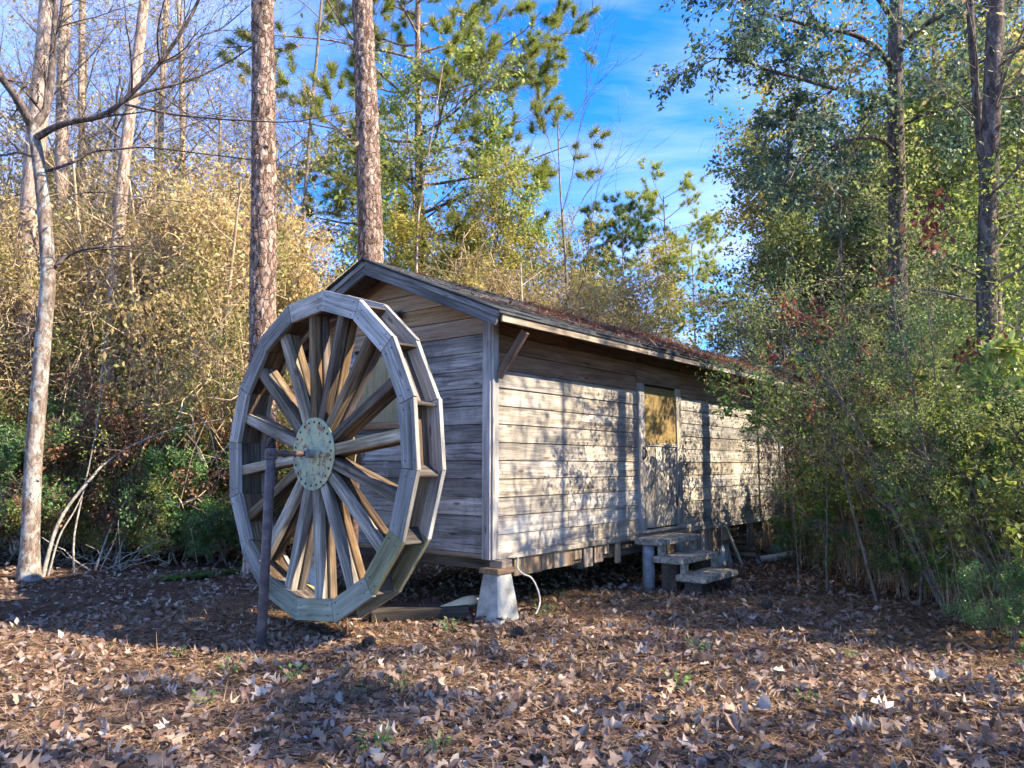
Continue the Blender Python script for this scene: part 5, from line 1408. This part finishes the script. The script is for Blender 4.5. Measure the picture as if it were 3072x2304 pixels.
put('evergreen_tree', 'holly', 880, 21.0, 1.95, 'tall sunny green leafy tree right against the thick pine trunk', 'tree', None, L_SUNG)
put('evergreen_tree', 'yellow', 930, 23.0, 1.35, 'tall yellowish leafy tree climbing beside the spreading pine', 'tree', None, L_SUNG)
put('bare_tree', 'twiggy', 1225, 20.0, 1.75, 'bare twiggy treetop fanning out against the sky above the shed vines', 'tree')
for k, x, dep, s, wh in (('bare', 330, 17.0, .85, 'between the leaning tree and the plated pine'), ('bare_b', 480, 18.0, .95, 'just left of the plated pine'), ('bare_b', 200, 17.5, .95, 'beside the thin straight trunk'), ('bare', 20, 16.5, .9, 'left of the pale thick trunk'), ('bare', 110, 19.0, 1.05, 'behind the pale straight trunk'), ('bare_b', 590, 21.0, 1.0, 'right behind the plated pine')):
    put('bare_tree', k, x, dep, s, 'bare tree with a few tan leaves ' + wh, 'tree', 'bare trees of the left wood')
put('bare_tree', 'bare_b', 640, 20.0, .9, 'bare branching tree far behind the wheel between the pines', 'tree')
put('pine_tree', 'pine_far', 1452, 40.0, .97, 'slim distant pine with a bare trunk and flat open crown', 'pine tree')
put('pine_tree', 'pine_far', 1508, 46.0, .92, 'thinner distant pine with a low hooked branch near the open sky', 'pine tree')
put('pine_tree', 'pine_far_b', 1345, 38.0, .93, 'dense dark green pine crown above the far part of the roof', 'pine tree')
put('pine_tree', 'pine_far_b', 1290, 46.0, .85, 'small distant dark pine left of the dense pine crown', 'pine tree')
put('bare_tree', 'bare', 250, 22.0, .95, 'tall bare tree deep in the left wood behind the leaning tree', 'tree', 'tall bare trees deep in the left wood')
put('bare_tree', 'bare_b', 450, 23.0, 1.05, 'tall bare tree deep in the left wood left of the plated pine', 'tree', 'tall bare trees deep in the left wood')
put('bare_tree', 'bare', 60, 20.0, 1.0, 'tall bare tree deep in the left wood behind the pale thick trunk', 'tree', 'tall bare trees deep in the left wood')
put('bare_tree', 'bare_b', 150, 24.0, 1.1, 'tall bare tree deep in the left wood farthest back, between two pale trunks', 'tree', 'tall bare trees deep in the left wood')

# ---- right: the green wall along the path
GR = 'fine leaved shrubs along the right side of the path'
right_airy = [(1805, 14.6, 1.0, 'past the far end of the shed'), (1765, 16.2, .8, 'behind the far corner of the shed'), (1850, 15.2, 1.25, 'behind the oak'), (1930, 13.6, 1.2, 'hiding the foot of the oak'), (2130, 11.6, 1.15, 'behind the furrowed trunk'), (2240, 10.2, 1.1, 'right of the furrowed trunk'),
              (1870, 10.8, .55, 'low, under the oak'), (2060, 8.6, .55, 'low, left of the furrowed trunk'), (2150, 7.8, .55, 'low, at the foot of the furrowed trunk'), (1790, 12.6, .45, 'low, beside the plastic pipe'), (2220, 6.9, .55, 'low, over the path edge'), 
              (1965, 8.7, 1.02, 'tall, before the oak trunk'), (2050, 8.0, .98, 'tall, before the furrowed trunk'), (1830, 10.0, .62, 'low, near the bent sapling'), (2170, 10.0, 1.25, 'tallest, behind the furrowed trunk')]
for i, (x, dep, s, wh) in enumerate(right_airy):
    put('fine_leaved_shrub', ('airy', 'airy_b')[i % 2], x, dep, s, 'airy small leaved green shrub ' + wh, 'shrub', GR, (L_FINE, L_SUNG, L_EVER)[i % 3])
GH = 'dark evergreen trees in the right thicket'
for i, (x, dep, s, wh) in enumerate(((1815, 16.5, 1.3, 'nearest the gap of open sky'), (1880, 16.0, 1.45, 'left of the oak trunk'), (2010, 15.0, 1.6, 'right of the oak trunk'), (2160, 15.0, 1.4, 'behind the furrowed trunk'), (1755, 19.5, .95, 'low, under the gap of open sky'), (1830, 21, 1.3, 'farthest back behind the oak'), (2080, 12.0, 1.35, 'between the oak and the furrowed trunk'), (1830, 15.0, 1.05, 'just past the shed end'))):
    put('evergreen_tree', ('holly_b', 'holly')[i % 2], x, dep, s, 'leafy evergreen tree in the right thicket ' + wh, 'tree', GH, (L_BLUE, L_FINE, L_SUNG, L_FINE)[i % 4])
GY = 'sunlit yellow green trees behind the right thicket'
for i, (x, dep, s, wh) in enumerate(((1790, 22, 1.15, 'left of the oak crown'), (1900, 20, 1.35, 'behind the oak crown'), (2050, 19, 1.5, 'between oak and furrowed trunk'), (2190, 18, 1.45, 'behind the furrowed trunk'), (2310, 16, 1.3, 'beyond the furrowed trunk'), (1745, 27, .72, 'low, beside the gap of open sky'), (1590, 34, .28, 'lowest, inside the gap of open sky'), (1980, 17, 1.3, 'right against the oak crown'))):
    put('yellow_tree', ('yellow', 'yellow_b')[i % 2], x, dep, s, 'sunlit yellow green tree of the right thicket ' + wh, 'tree', GY, (None, L_SUNG)[i % 2])
ok_b = ad(1945, 1000, 10.6); ok = empty('oak_tree', (ok_b[0], 10.6, -.05)); tag(ok, 'oak with a scaly trunk and dark leafy boughs reaching over the path', 'tree')
off = np.array([ok_b[0], 10.6, -.05]); rk = np.random.default_rng(91); tl, tt = [], []
P = np.array([ad(x, y, 10.6) for x, y in ((1945, 1240), (1942, 900), (1940, 600), (1936, 300), (1934, 100), (1940, -150), (1935, -420))]); P[0][2] = -.05
tl.append((smooth_path(P, 40) - off, np.linspace(.15, .075, 40), 14))
bl = []
for pts, r0, dy in (([(1936, 235), (1880, 205), (1800, 190), (1730, 170), (1660, 150), (1600, 130), (1530, 125)], .040, -2.2), ([(1936, 160), (1890, 100), (1830, 70), (1760, 60), (1700, 40), (1640, 30), (1580, 60)], .045, -1.8), ([(1800, 190), (1760, 240), (1720, 290), (1690, 350)], .018, -.9),
                    ([(1936, 60), (1900, 0), (1840, -60), (1760, -40), (1680, -10), (1600, 0)], .045, -2.0), ([(1936, 120), (1990, 60), (2060, 20), (2130, -40)], .05, -1.0), ([(1936, 330), (1900, 300), (1850, 300), (1790, 320), (1740, 330), (1700, 400)], .03, -1.6), ([(1938, 20), (1970, -60), (2040, -160)], .05, .5), ([(1935, -80), (1880, -180), (1800, -260), (1720, -300)], .05, -1.0), ([(1938, 280), (1990, 250), (2050, 235), (2110, 215)], .03, -1.2)):
    ln = px_line(pts, 10.6, r0, .008, 26, 7, dy); bl.append((ln[0] - off, ln[1], 7))
    for k in range(12):
        i = rk.integers(7, 26); i = min(i, 25)
        grow(rk, bl, tt, ln[0][i] - off, unit(ln[0][i] - ln[0][i - 1]) * .7 + rk.normal(0, .5, 3), rk.uniform(.5, 1.0), .008, 0, [(6, .5, .7, .1, .0, 4, .15), (4, .5, .7, .13, -.02, 3, .2), (0, 0, 0, .16, -.04, 3, 0)])
climbing_vine(ok, tl[0][0][:22], .12, .42, 17, L_FINE, 80, 70)
obj('trunk', tubes('oak_trunk', tl, [M_BARKD]), ok); obj('limbs', tubes('oak_limbs', bl, [M_BARKD]), ok)
P, D = tip_points(rk, tt, 8, .03)
obj('crown', mesh_np('oak_crown', *scatter(rk, P, rk.uniform(.05, .085, len(P)), T_LEAF, D=D, up=.3), [L_BLUE]), ok)
trunk_tree([(2150, 1230), (2138, 900), (2132, 600), (2140, 300), (2150, 50), (2165, -250)], 8.3, .115, .085, 'dark furrowed trunk wrapped with stems at the right end of the thicket', M_BARKD, 12, 9, 'trunks in the right thicket', (.55, L_SUNG))
trunk_tree([(2185, 1240), (2160, 900), (2150, 600), (2120, 330), (2098, 60), (2080, -250)], 8.6, .06, .04, 'slim crooked trunk twined against the dark furrowed trunk', M_BARKD, 13, 8, 'trunks in the right thicket')
trunk_tree([(1706, 1180), (1696, 900), (1694, 800), (1692, 700), (1700, 560)], 12.8, .045, .008, 'thin dark trunk standing just past the far end of the shed', M_BARKD, 14, 6, 'trunks in the right thicket')
trunk_tree([(1830, 1190), (1826, 800), (1815, 500), (1822, 330)], 13.5, .05, .008, 'thin straight trunk inside the thicket behind the oak', M_BARKD, 15, 6, 'trunks in the right thicket')
GB = 'glossy green bushes at the foot of the right thicket'
for i, (x, y, s, wh) in enumerate(((1718, 1222, .36, 'by the plastic pipe'), (1775, 1212, .55, 'past the plastic pipe'), (1850, 1215, .6, 'under the bent sapling'), (1990, 1280, .5, 'at the path edge below the oak'), (2100, 1330, .42, 'at the path edge below the furrowed trunk'), (2170, 1400, .34, 'on the path edge among dry stems'), (2225, 1500, .3, 'nearest the path, lowest of all'), (2250, 1330, .9, 'largest, beyond the furrowed trunk'), (2040, 1215, .8, 'behind the dry stems'), (1925, 1205, .75, 'at the foot of the oak'))):
    p = on_ground(x * S_, y * S_); plant('glossy_bush', ('sapling', 'shrub')[i % 2], p, s, rv.uniform(0, 6), ('bright green broad leaved bush ', 'dark glossy bush ')[i % 2] + wh, 'bush', GB, (L_BRIGHT, L_EVER)[i % 2])
GD = 'dry stem clumps under the right thicket'
for i, (x, dep, s) in enumerate(((1765, 12.9, .6), (1800, 11.6, .85), (1865, 11.0, .85), (1925, 10.2, .9), (1985, 9.6, .85), (2045, 9.0, .85), (2110, 8.2, .85), (2170, 7.6, .8), (2240, 7.4, .6), (1835, 12.8, 1.0), (1960, 11.6, 1.0), (2090, 10.2, 1.0), (2200, 8.8, 1.0), (1745, 13.8, .9), (1780, 13.4, 1.1))):
    put('dry_stem_clump', ('reeds', 'reeds_b')[i % 2], x, dep, s, 'clump of dry brown upright stems on the floor of the right thicket', 'dry stems', GD, L_DRYB if i % 3 else None)
GS = 'broad leaved green saplings in the right thicket'
for i, (x, dep, s, wh) in enumerate(((2010, 8.6, 1.25, 'below the oak, over the dry stems'), (2120, 7.7, 1.3, 'before the furrowed trunk'), (2190, 7.0, 1.1, 'right of the furrowed trunk at the path side'), (1900, 10.0, 1.2, 'left of the oak foot'), (2080, 9.0, 1.5, 'tall, between oak and furrowed trunk'), (1840, 11.4, 1.2, 'near the bent sapling'), (2240, 7.6, 1.5, 'tall, at the path side of the thicket'), (1960, 10.4, 1.4, 'tall, at the oak foot'))):
    put('green_sapling', 'sapling', x, dep, s * .85, 'green broad leaved sapling ' + wh, 'sapling', GS, (L_SUNG, L_BRIGHT)[i % 2])
# rust coloured dead leaf sprays: small oak saplings
def make_rust(key, seed):
    r = np.random.default_rng(seed); lines, tips = [], []
    grow(r, lines, tips, (0, 0, 0), (0.05, 0, 1), 3.4, .022, 0, [(6, .4, .9, .06, .03, 5, .45), (4, .45, .8, .12, .0, 4, .3), (0, 0, 0, .15, -.05, 3, 0)])
    P, D = [], []
    for t in tips:
        if r.random() < .4:
            for q in range(22): P.append(t[-1] + r.normal(0, .07, 3)); D.append(r.normal(size=3) * .5 + np.array([0, 0, -.8]))
    add_proto(key, lines, M_TWIG, scatter(r, np.array(P), r.uniform(.05, .09, len(P)), T_OVAL, D=np.array(D), up=.1, dspread=.3), L_RUST, 'stems', 'dead_leaves')
make_rust('rust_sapling', 3); make_rust('rust_sapling_b', 4)
for i, (x, dep, s, lab) in enumerate(((1735, 13.2, 1.0, 'oak sapling holding rust brown dead leaves past the far end of the roof'), (1715, 10.0, .9, 'oak sapling with rust brown leaf clumps right of the shed end'), (1880, 8.6, 1.35, 'tall oak sapling with dark red dead leaves high in the thicket'), (1775, 9.4, 1.25, 'oak sapling with rust leaves between the shed and the oak trunk'), (2050, 8.2, 1.3, 'oak sapling with a few rust leaves beside the dark furrowed trunk'))):
    put('oak_sapling', ('rust_sapling', 'rust_sapling_b')[i % 2], x, dep, s, lab, 'sapling', 'oak saplings with dead leaves')
# a bent sapling whose sprays hang before the far part of the wall
p0 = on_ground(2480, 1715)
sp_l, sp_t = [], []; rr_ = np.random.default_rng(8)
for (px_list) in ([(1785, 1235), (1770, 1000), (1730, 900), (1660, 870), (1590, 850)], [(1785, 1235), (1800, 980), (1790, 880), (1740, 850), (1690, 845)], [(1770, 1000), (1740, 960), (1700, 930), (1665, 905)]):
    P = np.array([ad(x, y, 10.9 - .25 * i) for i, (x, y) in enumerate(px_list)]); S = smooth_path(P, 18); sp_l.append((S, np.linspace(.022, .006, 18), 6))
    for k in range(12):
        i = rr_.integers(9, 18); grow(rr_, sp_l, sp_t, S[i], unit(S[i] - S[i - 1]) * .5 + rr_.normal(0, .5, 3), rr_.uniform(.3, .6), .006, 0, [(5, .5, .7, .1, 0, 3, .2), (0, 0, 0, .15, 0, 3, 0)])
b0 = ad(1785, 1235, 10.9); b0[2] = -.05
ls = [(p - b0, r, s) for p, r, s in sp_l]
e = empty('bent_sapling', b0); tag(e, 'bent sapling with glossy green sprays hanging in front of the far end of the shed', 'sapling')
obj('stems', tubes('bent_stems', ls, [M_TWIG]), e)
P, D = tip_points(rr_, sp_t, 7, .03)
obj('leaves', mesh_np('bent_leaves', *scatter(rr_, P - b0, rr_.uniform(.05, .10, len(P)), T_LEAF, D=D, up=.6), [L_BRIGHT]), e)

# ---- trees out of frame on the right whose shade falls over the clearing
plant('bare_tree', 'bare_b', (7.8, 6.6), .85, 1.0, 'bare branching tree beside the path casting branch shadows on the long wall', 'tree')
plant('oak_tree', 'oak', (8.8, 6.7), .75, 2.0, 'open crowned oak beside the path dappling the near half of the long wall', 'tree')
for i, (x, y, k, s) in enumerate(((8.5, 3.2, 'oak', .8), (10.5, -1.0, 'holly', 1.6), (7.5, -1.5, 'oak', .8), (6.8, 1.4, 'holly_b', 1.15), (9.5, 1.2, 'holly', 1.5), (8.2, -3.5, 'holly', 1.5))):
    plant('shade_tree', k, (x, y), s, rv.uniform(0, 6.3), 'leafy tree beside the path, shading the clearing in front of the shed', 'tree', 'trees beside the path shading the clearing')

# ---- far woodland as one mass
rfw = np.random.default_rng(201)
prof_x = [-900, 0, 300, 500, 640, 760, 900, 1100, 1280, 1400, 1500, 1540, 1600, 1640, 1750, 2212, 3000]
prof_y = [480, 480, 470, 520, 600, 600, 520, 520, 600, 700, 740, 800, 800, 760, 520, 420, 420]
Pf = []
for k in range(1000):
    x = rfw.uniform(-700, 2900); dep = rfw.uniform(27, 44)
    y = np.interp(x, prof_x, prof_y)
    top = max(2.0, ad(x, y, dep)[2])
    c = ad(x, 1000, dep); c[2] = top * rfw.uniform(0, 1) ** .8 * .97
    s = rfw.uniform(.5, 1.0)
    Pf.append(c + rfw.normal(0, 1, (95, 3)) * np.array([s, s, s * .75]))
Pf = np.concatenate(Pf); Pf = Pf[Pf[:, 2] > .05]
V, Fc = scatter(rfw, Pf, rfw.uniform(.10, .24, len(Pf)), T_LEAF, up=.25)
fw = tag(obj('far_woodland', mesh_np('far_woodland', V, Fc, [L_FAR])), 'distant mass of mixed woodland closing the view behind the clearing', 'woodland', kind='stuff')
